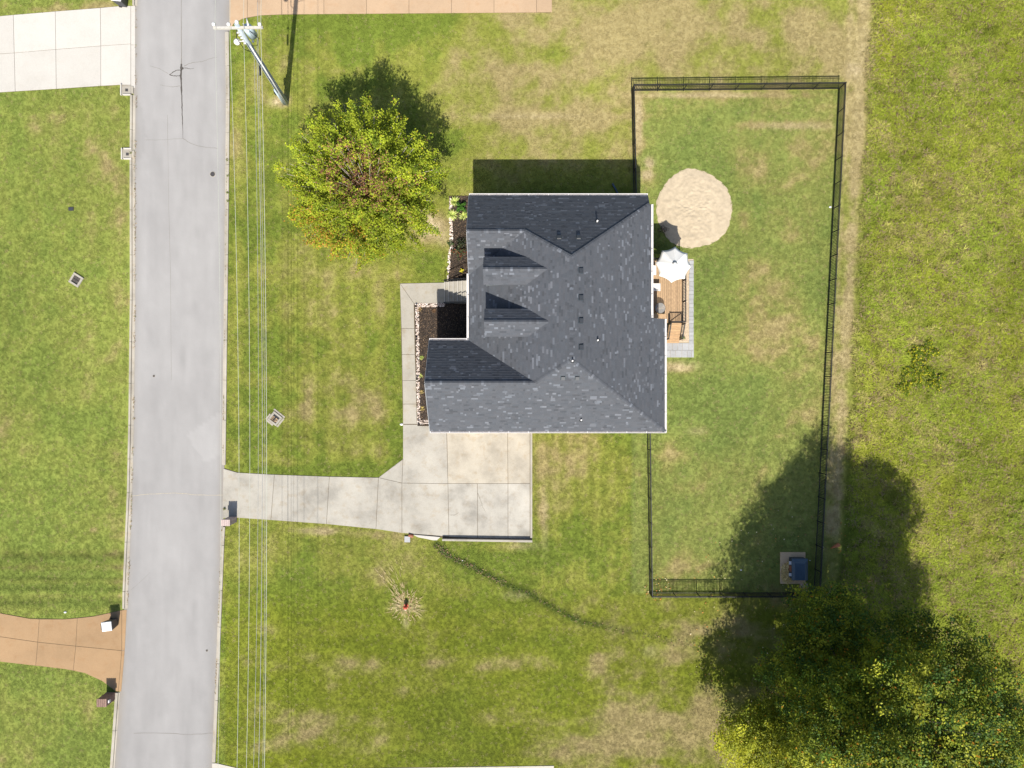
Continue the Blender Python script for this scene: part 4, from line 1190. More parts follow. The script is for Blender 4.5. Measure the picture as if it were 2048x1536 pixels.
# white stool / chair
def cube_seat(px, py, sx, sy, label, name, cat, back=False):
    c = P(px, py, ZD + .45)
    e = empty(name, (c.x, c.y, ZD), label, cat)
    MB().box(c.x, c.y, ZD + .40, sx, sy, .12).build('cushion', M['cushion'], e, bevel=.035)
    MB().box(c.x, c.y, ZD + .31, sx - .02, sy - .02, .05).build('frame', M['white'], e)
    for i in (-1, 1):
        for j in (-1, 1): MB().box(c.x + i * (sx / 2 - .05), c.y + j * (sy / 2 - .05), ZD + .145, .045, .045, .29).build('leg', M['darkgrey'], e)
    if back: MB().box(c.x - sx / 2 - .04, c.y, ZD + .55, .08, sy, .45).build('backrest', M['cushion'], e, bevel=.03)
cube_seat(1313.5, 574, .54, .54, 'white square cushioned stool on the deck', 'square_stool', 'stool')
cube_seat(1304, 540, .62, .68, 'white cushioned chair on the deck half hidden under the eave', 'outdoor_chair', 'chair', True)
# round table
c = P(1320.5, 616, ZD + .55)
tb = empty('round_table', (c.x, c.y, ZD), 'round grey table on the wooden deck', 'table')
MB().tube([(c.x, c.y, ZD + .535), (c.x, c.y, ZD + .55)], .355, 40).build('tabletop', M['frost'], tb)
rimp = [(c.x + .36 * math.cos(t), c.y + .36 * math.sin(t), ZD + .54) for t in np.linspace(0, 2 * math.pi, 41)]
MB().tube(rimp, .012, 6, cap=False).build('rim', M['darkgrey'], tb)
for k in range(4):
    a = .78 + k * 1.571
    MB().tube([(c.x + .3 * math.cos(a), c.y + .3 * math.sin(a), ZD), (c.x + .22 * math.cos(a), c.y + .22 * math.sin(a), ZD + .53)], .014, 6).build('leg', M['darkgrey'], tb)
# parasol
cpt = P(1348.5, 528, 3.35)
pa = empty('parasol', (cpt.x, cpt.y, ZD), 'large white scalloped parasol over the end of the deck', 'parasol')
MB().tube([(cpt.x, cpt.y, ZD), (cpt.x, cpt.y, 3.62)], .024, 10).build('pole', M['darkgrey'], pa)
MB().tube([(cpt.x, cpt.y, ZD), (cpt.x, cpt.y, ZD + .09)], [.26, .22], 20).build('base', M['darkgrey'], pa)
MB().tube([(cpt.x, cpt.y, 3.6), (cpt.x, cpt.y, 3.66)], [.022, .012], 8).build('finial', M['darkgrey'], pa)
RP, ZR, ZT = 1.235, 3.08, 3.58
for k in range(8):
    a0, a1 = R(84 + 45 * k), R(84 + 45 * (k + 1))
    vs, nn, mm = [], 6, 8
    for j in range(nn + 1):
        t = j / nn
        for i in range(mm + 1):
            u = i / mm
            e0 = Vector((math.cos(a0), math.sin(a0))) * RP * t; e1 = Vector((math.cos(a1), math.sin(a1))) * RP * t
            q = e0.lerp(e1, u)
            q = q * (1 - .075 * 4 * u * (1 - u) * t)
            z = ZT + (ZR - ZT) * (t ** .93) - .035 * 4 * u * (1 - u) * t
            vs.append((cpt.x + q.x, cpt.y + q.y, z))
    W_ = mm + 1
    m_ = MB(); m_.add(vs, [(j * W_ + i, (j + 1) * W_ + i, (j + 1) * W_ + i + 1, j * W_ + i + 1) for j in range(nn) for i in range(mm)], None, True)
    pn = m_.build('canopy_panel', M['canvas'], pa)
    sm_ = pn.modifiers.new('solidify', 'SOLIDIFY'); sm_.thickness = .004
    MB().bar((cpt.x, cpt.y, ZT - .03), (cpt.x + math.cos(a0) * RP * .99, cpt.y + math.sin(a0) * RP * .99, ZR - .025), .018, .02).build('rib', M['darkgrey'], pa)
m_ = MB(); m_.tube([(cpt.x, cpt.y, ZT - .02), (cpt.x, cpt.y, ZT + .035)], [.17, .03], 8); m_.build('vent_cap', M['canvas'], pa)
# pavers round the deck
pv = empty('paver_path', P(1382, 600), kind='structure')
MB().prism([P2(1350, 518), P2(1386.8, 518), P2(1386.8, 714.5), P2(1328, 714.5), P2(1328, 640), P2(1350, 640)], -.04, .02).build('sand_bed', M['sand'], pv)
y = 521.0
while y < 683:
    dy = random.uniform(7, 9.5)
    x0 = 1377.5 + random.uniform(-.4, .4) + (.8 if y < 540 else 0)
    MB().prism(inset([P2(x0, y), P2(1387.2 + random.uniform(-.5, .5), y), P2(1387.2 + random.uniform(-.5, .5), y + dy), P2(x0, y + dy)], .008), 0, .055 + random.uniform(-.006, .006)).build('paver', M['paver'], pv, bevel=.006)
    y += dy
for r_, (ya_, yb2) in enumerate(((686, 700.5), (700.5, 715))):
    x = 1331.0 - r_ * 0 
    while x < 1386:
        dx_ = min(random.uniform(9, 15), 1387.5 - x)
        if 1387.5 - x - dx_ < 4: dx_ = 1387.5 - x
        MB().prism(inset([P2(x, ya_), P2(x + dx_, ya_), P2(x + dx_, yb2), P2(x, yb2)], .008), 0, .05 + random.uniform(-.006, .006)).build('paver', M['paver'], pv, bevel=.006)
        x += dx_
pebbles('gravel_strip', [[(1366, 540), (1377, 540), (1377, 684), (1358, 684)]], [1300], .015, .035, [(.55, .40, .28), (.6, .46, .34), (.45, .33, .22)], .024)

# ------------------------------------------------------------------ black metal fence
FH = 1.13
pick = bpy.data.meshes.new('picket')
def fence_run(a, b, label, post_a=True, post_b=True, bay=1.76):
    a, b = Vector(P(*a)), Vector(P(*b))
    L = (b - a).length; n = max(1, round(L / bay)); d = (b - a).normalized(); ang = math.atan2(d.y, d.x)
    e = empty('metal_fence', a, label, 'fence', 'black metal fence runs')
    for k in range(n + 1):
        if (k == 0 and not post_a) or (k == n and not post_b): continue
        c = a.lerp(b, k / n)
        p_ = MB().box(c.x, c.y, FH / 2, .075, .075, FH + .04, ang).build('post', M['black'], e)
        MB().box(c.x, c.y, FH + .035, .07, .07, .03, ang).build('post_cap', M['black'], p_)
    for k in range(n):
        p, q = a.lerp(b, k / n) + d * .03, a.lerp(b, (k + 1) / n) - d * .03
        for hh, rw_ in ((FH - .02, .058), (FH - .20, .026), (.10, .05)):
            MB().bar((p.x, p.y, hh), (q.x, q.y, hh), rw_, rw_ * .9).build('rail', M['black'], e)
        mb = MB(); m = int((q - p).length / .108)
        for j in range(1, m):
            c = p.lerp(q, j / m); mb.box(c.x, c.y, FH / 2 - .01, .034, .034, FH - .06, ang)
        mb.build('pickets', M['black'], e, kind='stuff')
NW, NE, SE, SW = (1263, 182), (1677.5, 178), (1627, 1185), (1299, 1185)
fence_run(NW, NE, 'black metal fence along the top edge of the back yard')
fence_run(NE, SE, 'longest black metal fence run, between the back yard and the rough field', False, True)
fence_run(SW, SE, 'black metal fence along the bottom of the back yard, ending in tree shade', True, False)
fence_run(NW, (1267.5, 398), 'short black metal fence from the top corner down to the house beside the sand circle', False, True)
fence_run((1294.5, 850), SW, 'black metal fence from the lower house corner down to the bottom of the yard', True, False)

# ------------------------------------------------------------------ dog house on pad
c = P(1585, 1135.5)
MB().box(c.x, c.y, .04, 50 * S, 63 * S, .10).build('concrete_pad', M['padtan'], loc=(c.x, c.y, 0), bevel=.01, label='square beige concrete pad under the dark blue dog house', cat='pad')
z0 = .09
b0 = P(1582.5, 1118, .6); b1 = P(1616, 1163, .6)
cx, cy = (b0.x + b1.x) / 2 - .05, (b0.y + b1.y) / 2 + .1
dh = empty('dog_house', (cx, cy, z0), 'dark blue plastic dog house on a beige pad by the fence corner', 'dog house')
lx, ly = 1.05, 1.45
MB().box(cx, cy, z0 + .33, lx, ly, .66).build('body', M['slate'], dh, bevel=.03)
m_ = MB(); rx, ry = lx / 2 + .06, ly / 2 + .06
v_ = [(cx - rx, cy - ry, z0 + .665), (cx + rx, cy - ry, z0 + .665), (cx + rx, cy + ry, z0 + .665), (cx - rx, cy + ry, z0 + .665),
      (cx - rx * .72, cy - ry * .9, z0 + .86), (cx + rx * .45, cy - ry * .9, z0 + .93), (cx + rx * .45, cy + ry * .62, z0 + .93), (cx - rx * .72, cy + ry * .62, z0 + .86)]
m_.add(v_, [(3, 2, 1, 0), (4, 5, 6, 7), (0, 1, 5, 4), (1, 2, 6, 5), (2, 3, 7, 6), (3, 0, 4, 7)])
m_.build('roof', M['navy'], dh, bevel=.025)
MB().box(cx - lx / 2 - .003, cy - .02, z0 + .27, .02, .42, .46).build('doorway', M['clay'], dh)
for yy in (.42, -.42): MB().box(cx - lx / 2 - .09, cy + yy, z0 + .50, .17, .22, .03).build('label_plate', M['whitesheet'], dh)
MB().box(cx - .1, cy - ly / 2 - .05, z0 + .4, .14, .1, .2).build('label_plate', M['whitesheet'], dh)
# straw
def straw(poly, n, z, cols=((.62, .45, .18), (.5, .34, .12), (.7, .55, .26))):
    o = scatter_chips(poly, n, cols, z, None, (.06, .16), 'straw_litter'); return o
straw([(1563, 1132), (1576, 1122), (1584, 1136), (1584, 1162), (1572, 1166), (1562, 1160)], 420, .10)
straw([(1598, 1166), (1612, 1166), (1616, 1182), (1602, 1178)], 90, .02, ((.5, .3, .2), (.6, .5, .4), (.4, .2, .1)))
c = P(1670, 1092)
m_ = MB(); m_.tube([(c.x - .38, c.y - .17, .07), (c.x - .1, c.y - .02, .12), (c.x + .22, c.y + .12, .14), (c.x + .28, c.y + .14, .13)], [.01, .09, .15, .05], 12)
m_.build('orange_buoy', M['orange'], loc=(c.x, c.y, 0), label='tapered orange plastic object lying on the grass outside the fence', cat='toy')

# ------------------------------------------------------------------ mailboxes, bins, hydrant, drains
def pillar(name, px, py, h, sx, sy, label, mat, flap, rot=0.0):
    c = P(px, py)
    e = empty(name, (c.x, c.y, 0), label, 'mailbox')
    MB().box(c.x, c.y, .02, sx - .03, sy - .03, .04).build('footing', M['kerb'], e)
    core = MB().box(c.x, c.y, h / 2, sx - .03, sy - .03, h - .02).build('core', M['kerb'], e)
    nc = int(h / .2)
    bh = (h - .08) / nc
    for r_ in range(nc):
        z = .04 + bh * (r_ + .5)
        for side in range(4):
            Ls = sx if side % 2 == 0 else sy
            nb_ = 2 if Ls < .5 else 3
            for k in range(nb_):
                u = -Ls / 2 + Ls * (k + .5) / nb_
                if side == 0: q = (c.x + u, c.y - sy / 2, Ls / nb_ - .012, .03)
                elif side == 2: q = (c.x + u, c.y + sy / 2, Ls / nb_ - .012, .03)
                elif side == 1: q = (c.x + sx / 2, c.y + u, .03, Ls / nb_ - .012)
                else: q = (c.x - sx / 2, c.y + u, .03, Ls / nb_ - .012)
                MB().box(q[0], q[1], z, q[2], q[3], bh - .012).build('brick', mat, core)
    n_ = 5
    for k in range(n_):
        MB().box(c.x - sx / 2 + (sx + .06) * (k + .5) / n_ - .03, c.y, h + .005, (sx + .06) / n_ - .012, sy + .06, .07).build('cap_brick', mat, core)
    if flap == 'e': 
        b = MB().box(c.x + sx / 2 + .02, c.y, h - .28, .14, .2, .22).build('mailbox_door', M['white'], e, bevel=.02)
    else:
        b = MB().box(c.x - sx / 2 - .02, c.y, h - .28, .14, .2, .22).build('mailbox_door', M['darkgrey'], e, bevel=.02)
    return e
pillar('mailbox_pillar', 466, 1038.5, 1.33, .56, .38, 'pale brick mailbox pillar at the mouth of the house driveway', M['brickpale'], 'w')
pl_ = pillar('mailbox_pillar', 222.5, 1391, 1.2, .64, .50, 'brown brick mailbox pillar with a white door at the lower left kerb', M['brickp'], 'e')
def bin_(px, py, label, rot=0.12):
    c = P(px, py); h = 1.05
    e = empty('wheelie_bin', (c.x, c.y, 0), label, 'bin', 'kerbside bins')
    cr, sr = math.cos(rot), math.sin(rot)
    def T(x, y, z): return (c.x + x * cr - y * sr, c.y + x * sr + y * cr, z)
    m_ = MB()
    vs = [T(x * .25, y * .26, .06) for x, y in ((-1, -1), (1, -1), (1, 1), (-1, 1))] + [T(x * .34, y * .33, h) for x, y in ((-1, -1), (1, -1), (1, 1), (-1, 1))]
    m_.add(vs, [(3, 2, 1, 0), (4, 5, 6, 7), (0, 1, 5, 4), (1, 2, 6, 5), (2, 3, 7, 6), (3, 0, 4, 7)]); m_.build('body', M['darkgrey'], e, bevel=.02)
    m_ = MB()
    vs = [T(x * .37, y * .35, h + .003) for x, y in ((-1, -1), (1, -1), (1, 1), (-1, 1))] + [T(x * .33, y * .31, h + .07) for x, y in ((-1, -1), (1, -1), (1, 1), (-1, 1))]
    m_.add(vs, [(3, 2, 1, 0), (4, 5, 6, 7), (0, 1, 5, 4), (1, 2, 6, 5), (2, 3, 7, 6), (3, 0, 4, 7)]); m_.build('lid', M['white'], e, bevel=.03)
    MB().bar(T(-.40, -.22, h), T(-.40, .22, h), .03, .03).build('handle', M['darkgrey'], e)
    for s_ in (-1, 1): MB().tube([T(-.22, s_ * .24, .1), T(-.22, s_ * .30, .1)], .1, 14).build('wheel', M['black'], e)
    return e
bin_(230, 1243, 'black wheelie bin with a white lid on the brown driveway')
bin_(249, 8, 'black wheelie bin at the top frame edge above the pale driveway', -.1)
# hydrant
c = P(812.5, 1211.5)
hy = empty('fire_hydrant', (c.x, c.y, 0), 'small red fire hydrant in a ring of dry grass on the lower lawn', 'hydrant')
MB().tube([(c.x, c.y, 0), (c.x, c.y, .05)], .17, 16).build('base_flange', M['hydrant'], hy)
MB().tube([(c.x, c.y, .05), (c.x, c.y, .45), (c.x, c.y, .47), (c.x, c.y, .50)], [.10, .10, .14, .14], 16).build('barrel', M['hydrant'], hy)
m_ = MB(); m_.dome((c.x, c.y, .50), .125, .125, .13, 14, 5); m_.build('bonnet', M['hydrant'], hy)
MB().tube([(c.x, c.y, .62), (c.x, c.y, .68)], .03, 5).build('operating_nut', M['hydrant'], hy)
for dx_, dy_, r_ in ((1, 0, .055), (-1, 0, .055), (0, -1, .075)):
    MB().tube([(c.x + dx_ * .08, c.y + dy_ * .08, .36), (c.x + dx_ * .19, c.y + dy_ * .19, .36)], r_, 10).build('nozzle_cap', M['arm'] if dy_ else M['hydrant'], hy)

def catch_basin(px, py, label, weed=False):
    c = P(px, py)
    e = empty('catch_basin', (c.x, c.y, 0), label, 'storm drain', 'kerb catch basins')
    w_ = .66
    MB().box(c.x, c.y, .02, w_, w_, .10).build('top_slab', M['walk'], e, bevel=.01)
    MB().box(c.x - w_ / 2 - .035, c.y, .06, .09, w_ + .16, .16).build('rim', M['concwhite'], e, bevel=.015)
    MB().box(c.x + .05, c.y - w_ / 2 - .035, .06, w_ - .08, .09, .16).build('rim', M['concwhite'], e, bevel=.015)
    if weed: MB().box(c.x + .05, c.y + w_ / 2 + .035, .06, w_ - .08, .09, .16).build('rim', M['concwhite'], e, bevel=.015)
    MB().box(c.x + .03, c.y - .03, .074, .2, .2, .012).build('lid', M['grate'], e)  # dark plate painted for the shade in the small square hole
    MB().box(c.x + w_ / 2 + .1, c.y - .02, .04, .16, .5, .10).build('inlet', M['kerb'], e, bevel=.01)
catch_basin(253.5, 180, 'kerb catch basin at the corner of the pale driveway')
catch_basin(255, 308, 'kerb catch basin lower down the left kerb with a weed beside it', True)
def drain(px, py, rot, w_, label, open_=False):
    c = P(px, py)
    e = empty('yard_drain', (c.x, c.y, 0), label, 'storm drain', 'square yard drains')
    cr, sr = math.cos(rot), math.sin(rot)
    def T(x, y): return (c.x + x * cr - y * sr, c.y + x * sr + y * cr)
    h = .12
    for i, (x, y, sx, sy) in enumerate(((0, w_ / 2 - .07, w_, .14), (0, -w_ / 2 + .07, w_, .14), (-w_ / 2 + .07, 0, .14, w_ - .29), (w_ / 2 - .07, 0, .14, w_ - .29))):
        q = T(x, y); MB().box(q[0], q[1], h / 2 - .02 - (.0 if not open_ else .0), sx, sy, h, rot).build('frame', M['walk'], e, bevel=.012)
    MB().box(c.x, c.y, -.004, w_ - .29, w_ - .29, .02, rot).build('dark_pit_plate', M['crack'] if not open_ else M['black'], e)  # flat plate near lawn level; the shade of the hole is its dark colour
    iw = w_ - .29
    n_ = 2
    for k in range(n_ + 1 if not open_ else 0):
        u = -iw / 2 + iw * k / n_
        a, b = T(u, -iw / 2), T(u, iw / 2); MB().bar((*a, .05), (*b, .05), .022, .02).build('grate_bar', M['grate'] if not open_ else M['arm'], e)
        if not open_ or k in (0, 3, 5):
            a, b = T(-iw / 2, u), T(iw / 2, u); MB().bar((*a, .03), (*b, .03), .022, .02).build('grate_bar', M['grate'] if not open_ else M['arm'], e)
    if open_:
        m_ = MB()
        for k in range(26):
            q = T(random.uniform(-iw / 2.2, iw / 2.2), random.uniform(-iw / 2.2, iw * .1)); m_.box(q[0], q[1], .02, random.uniform(.03, .08), random.uniform(.03, .06), .03, random.uniform(0, 3))
        m_.build('rubble', M['padtan'], e, kind='stuff')
        for x, y, sx, sy in ((0, w_ / 2 + .09, w_ + .2, .13), (w_ / 2 + .09, 0, .13, w_), (-w_ / 2 - .09, -.2, .13, w_ - .3), (-.12, -w_ / 2 - .09, w_ - .2, .13)):
            q = T(x, y); MB().box(q[0], q[1], .0, sx, sy, .06, rot).build('apron', M['kerb'], e, bevel=.01)
drain(153, 560, R(-32), .80, 'square drain with dark iron grate in the left lawn')
drain(550.5, 837, R(-38), .78, 'open square concrete drain in the front lawn under the wires', True)
# small bits
def stone(px, py, r, label, col='whitesheet', cat='stone'):
    c = P(px, py); m_ = MB(); m_.dome((c.x, c.y, 0), r, r * .7, r * .6, 7, 3, None, .15)
    m_.build('stone', M[col], loc=(c.x, c.y, 0), label=label, cat=cat, group='small pale stones')
stone(130.5, 1224.5, .11, 'pale stone on the grass above the brown driveway')
stone(1660.5, 414, .10, 'pale stone at the foot of the long fence beside the field')
stone(1482, 1140, .07, 'pale stone on the grass left of the dog house')
stone(803.5, 848.5, .14, 'pale block at the lawn edge where the walkway meets the driveway', 'cushion')
stone(925, 1121, .06, 'pale stone lying in the weedy channel')
stone(1620, 1121, .05, 'tiny pale stone beside the dog house roof')

# ------------------------------------------------------------------ utility pole and wires
pb = P(572.5, 206)
ZX = 11.3
top = P(479, 53, ZX)
top.x = pb.x + (top.x - pb.x) * .9
dirp = (top - pb) / ZX
def on(z): return pb + dirp * z
up_ = empty('utility_pole', (pb.x, pb.y, 0), 'grey wooden utility pole with crossarm, transformer and street light', 'utility pole')
MB().tube([on(0), on(3), on(6), on(9), on(ZX + .25)], [.19, .175, .16, .145, .125], 14).build('pole', M['pole'], up_)
MB().tube([on(0) + Vector((-.17, -.1, 0)), on(2.6) + Vector((-.17, -.1, 0))], .07, 8).build('conduit', M['galv'], up_)
MB().tube([on(0) + Vector((.12, -.2, 0)), on(9.2) + Vector((.1, -.14, 0))], .035, 8).build('conduit', M['trim'], up_)
MB().tube([on(2.4) + Vector((-.02, -.19, 0)), on(9.6) + Vector((-.02, -.15, 0))], .03, 8).build('conduit', M['slate'], up_)
MB().box(on(1.9).x - .25, on(1.9).y, 1.9, .2, .22, .4).build('meter_box', M['black'], up_)
p = on(5.6); MB().tube([p + Vector((-.35, .3, .05)), p + Vector((-.34, -.35, -.05))], .07, 8).build('splice_case', M['black'], up_)
axL = P(427, 52, ZX); axR = P(526, 55, ZX)
yx = top.y + .0
arm = MB().bar((axL.x, axL.y - .12, ZX), (axR.x, axR.y - .0, ZX), .12, .13).build('crossarm', M['arm'], up_)
for px in (430, 459.5, 521.5):
    q = P(px, 51.5, ZX)
    MB().tube([(q.x, q.y, ZX + .06), (q.x, q.y, ZX + .14), (q.x, q.y, ZX + .16), (q.x, q.y, ZX + .24), (q.x, q.y, ZX + .27)], [.04, .05, .12, .09, .04], 12).build('insulator', M['white'], up_)
q = P(474, 45, ZX + .3); MB().tube([(q.x, q.y, ZX - .3), (q.x, q.y, ZX + .3), (q.x, q.y, ZX + .33), (q.x, q.y, ZX + .42)], [.04, .04, .13, .08], 12).build('insulator', M['white'], up_)
q = P(493, 43, ZX); MB().tube([(q.x, q.y + .2, ZX), (q.x + .1, q.y - .25, ZX)], [.03, .06], 8).build('fuse_cutout', M['white'], up_)
q = P(500.5, 63, 10.2)
tr = MB().tube([(q.x, q.y, 9.75), (q.x, q.y, 10.65), (q.x, q.y, 10.72)], [.27, .27, .20], 20).build('transformer', M['galv'], up_)
for s_ in (-.12, .12): MB().tube([(q.x + s_, q.y, 10.7), (q.x + s_, q.y + .05, 11.0)], [.045, .03], 8).build('bushing', M['white'], tr)
q2 = P(505, 59, 10.3); MB().tube([(q2.x, q2.y, 10.2), (q2.x + .02, q2.y, 10.5)], .07, 10).build('surge_arrester', M['white'], up_)
pq = on(9.0); lh = P(474.5, 84, 9.0)
MB().tube([pq, pq.lerp(lh, .4) + Vector((0, .06, .18)), lh + Vector((.15, 0, .12))], .03, 8).build('lamp_arm', M['trim'], up_)
MB().tube([lh + Vector((0, 0, .14)), lh + Vector((0, 0, .08)), lh + Vector((0, 0, -.12))], [.10, .19, .16], 16).build('street_light', M['trim'], up_)
for k in range(5):
    z = 9.3 + k * .33
    p = on(z); MB().box(p.x - .2, p.y - .02, z, .14, .08, .05).build('bracket', M['white'], up_)
m_ = MB(); m_.tube([on(10.9) + Vector((-.2, 0, 0)), on(10.0) + Vector((-.48, -.05, 0)), on(9.0) + Vector((-.4, -.15, -.2)), on(8.4) + Vector((-.1, -.1, 0))], .02, 6)
m_.tube([on(10.9) + Vector((.45, 0, 0)), on(9.8) + Vector((.75, .05, 0)), on(9.2) + Vector((.5, -.1, 0)), on(8.9)], .016, 6)
m_.build('cable_loop', M['black'], up_)
for px, z in ((506, 8.7), (515, 6.1)):
    q = P(px, 83 if z > 7 else 120, z); m_ = MB(); m_.dome((q.x, q.y, z), .08, .08, .1, 8, 3); m_.build('small_insulator', M['white'], up_)
# straw-coloured dry ring at the pole foot is part of the lawn colours
def wire(pxs, h0, py0, r, mat, label, north=None):
    """pxs: photo x of the wire at photo y 225,450,840,1240,1400,1536; sag follows from it"""
    ys = [py0, 225, 450, 840, 1240, 1400, 1536]
    X0 = (pxs[0] - 1024) * S * (1 - h0 / H)
    pts = []
    # fit smooth parabola of height over photo y
    hs = [H * (1 - X0 / ((px - 1024) * S)) for px in pxs]
    co = np.polyfit(ys, hs, 2)
    c = (np.polyval(co, py0) - h0)
    for py in np.arange(py0, 1760, 45):
        h = float(np.polyval(co, py)) - c * math.exp(-(py - py0) / 120)
        pts.append((X0, (768 - py) * S * (1 - h / H), h))
    if north is not None:
        pre = []
        for k in range(8, 0, -1):
            y = pts[0][1] + k * 2.2
            pre.append((X0 + (north - 0) * k * .02, y, h0 - .09 * k + .004 * k * k))
        pts = pre + pts
    q = P(pxs[0], py0, h0)
    m_ = MB(); m_.tube(pts, r, 5, cap=False)
    return m_.build('power_line', mat, loc=(q.x, q.y, h0), label=label, cat='wire', group='overhead wires')
wire([430, 432, 438, 442, 441, 437.5, 436], 11.55, 52, .010, M['wire'], 'leftmost overhead wire, running above the right side of the road', 0)
wire([459.5, 464, 471, 478, 478, 476, 474], 11.55, 52, .011, M['wire'], 'pale overhead wire just right of the kerb, second from the left', 0)
wire([487, 490.8, 495.7, 500, 498, 495, 493], 11.5, 52, .011, M['wire'], 'pale overhead wire, third from the left', 0)
wire([521.5, 524.8, 529, 533, 533.3, 530.5, 528.5], 11.55, 52, .013, M['wire'], 'brightest overhead wire, rightmost of the seven', 0)
wire([508, 510, 514.8, 516.5, 514, 510.3, 507], 8.6, 90, .011, M['cable'], 'dull grey overhead cable, fourth from the left', None)
wire([514, 517, 521.5, 524.7, 522.3, 520, 517.5], 6.2, 118, .017, M['cable'], 'thick grey overhead cable, fifth from the left', 0)
wire([517, 519.6, 524, 529, 530.5, 527.4, 525], 6.6, 110, .010, M['cable'], 'thin grey overhead cable, sixth from the left', 0)

# ------------------------------------------------------------------ trees
def branch_curve(a, b, lift, n=6):
    a, b = Vector(a), Vector(b); pts = []
    for k in range(n + 1):
        t = k / n
        p = a.lerp(b, t) + Vector((0, 0, lift * math.sin(math.pi * t)))
        pts.append(p + Vector((random.uniform(-1, 1), random.uniform(-1, 1), random.uniform(-.6, .6))) * .05 * (0 < k < n))
    return pts

def maple():
    base = P(757, 412)
    e = empty('maple_tree', (base.x, base.y, 0), 'yellow green maple tree with reddish centre on the front lawn', 'tree')
    tr_ = MB(); tr_.tube([base, base + Vector((.02, 0, 1.5)), base + Vector((0, .04, 3.0))], [.26, .20, .17], 12); trunk = tr_.build('trunk', M['bark'], e)
    Rc = 5.25
    LV, LC = [], []
    limbs = MB(); twigs = MB()
    nend = 230
    golden = 2.399963
    lobes = dict(enumerate([1.0, .97, 1.10, 1.08, 1.12, 1.05, 1.05, .94, 1.05, .97, 1.08, .98]))
    for i in range(nend):
        fr = math.sqrt((i + .5) / nend)
        a = i * golden + random.uniform(-.2, .2)
        lobe = lobes[int((a % 6.283) / 6.283 * 12) % 12] * (0.97 + .06 * math.sin(5 * a))
        r = Rc * fr * lobe
        z = 8.4 - 3.7 * fr ** 2.0 + random.uniform(-.5, .5)
        if i % 5 == 0 and fr > .5: z -= 1.6
        end = base + Vector((r * math.cos(a), r * math.sin(a), z))
        st_ = base + Vector((0, 0, random.uniform(1.6, 3.2)))
        pts = branch_curve(st_, end, -.35 * (1 - fr) + .5 * fr)
        rr = np.linspace(.055 if i % 4 else .10, .012, len(pts))
        (limbs if i % 4 == 0 else twigs).tube(pts, list(rr), 5, cap=False)
        # foliage plume along the outer part
        dens = 0.13 + 0.87 * min(1, max(0, (fr - .15) / .32))
        sw = math.cos(a - R(232)); 
        nn = int(520 * dens)
        nsub = max(3, int(11 * dens)); ts = 1 - rng.uniform(0, 1, nsub) ** 1.2 * (.50 + .1 * (fr > .5)); sid = rng.integers(0, nsub, nn); t = ts[sid]
        soff = rng.normal(0, 1, (nsub, 3)) * np.array([.22, .22, .18])
        pa_ = np.array([list(p) for p in pts]); idx = t * (len(pts) - 1); i0 = np.clip(idx.astype(int), 0, len(pts) - 2); ff = (idx - i0)[:, None]
        pos = pa_[i0] * (1 - ff) + pa_[i0 + 1] * ff
        pos += soff[sid] + rng.normal(0, 1, (nn, 3)) * .13
        dirv = (pa_[-1] - pa_[-2]); dirv /= np.linalg.norm(dirv)
        pos += dirv * rng.uniform(-.1, .35, nn)[:, None]
        red = max(0, 1.15 - fr / .40) + .25 * (math.cos(a - R(-20)) > .9) * (fr > .3) * (fr < .75)
        orange = max(0, sw) ** 6 * (fr > .7) * .32
        u = rng.uniform(0, 1, nn)
        base_c = np.array([.36, .42, .03]) * (1 - .15 * (math.sin(a) < -.2))
        alt = np.array([.13, .19, .02])
        cc = base_c + (alt - base_c) * (rng.uniform(0, 1, nsub)[sid][:, None] ** 2)
        yl = rng.uniform(0, 1, nn) < .035; cc[yl] = [.48, .40, .04]
        m = u < red * .85; cc[m] = np.array([.28, .14, .075])
        m2 = (u > 1 - orange); cc[m2] = np.array([.44, .24, .04])
        brown = rng.uniform(0, 1, nn) < .02 + .12 * (fr < .4); cc[brown] = [.17, .10, .04]
        cc = cc * rng.uniform(.86, 1.14, (nn, 1)) * rng.uniform(.68, 1.2, nsub)[sid][:, None]
        v, _ = leaf_quads(pos, .118, cc, .7, .75)
        LV.append(v); LC.append(cc)
    limbs.build('limbs', M['redtwig'], e); twigs.build('twigs', M['redtwig'], e)
    np_mesh('crown', np.concatenate(LV), 4, M['leaf'], e, np.concatenate(LC))
maple()

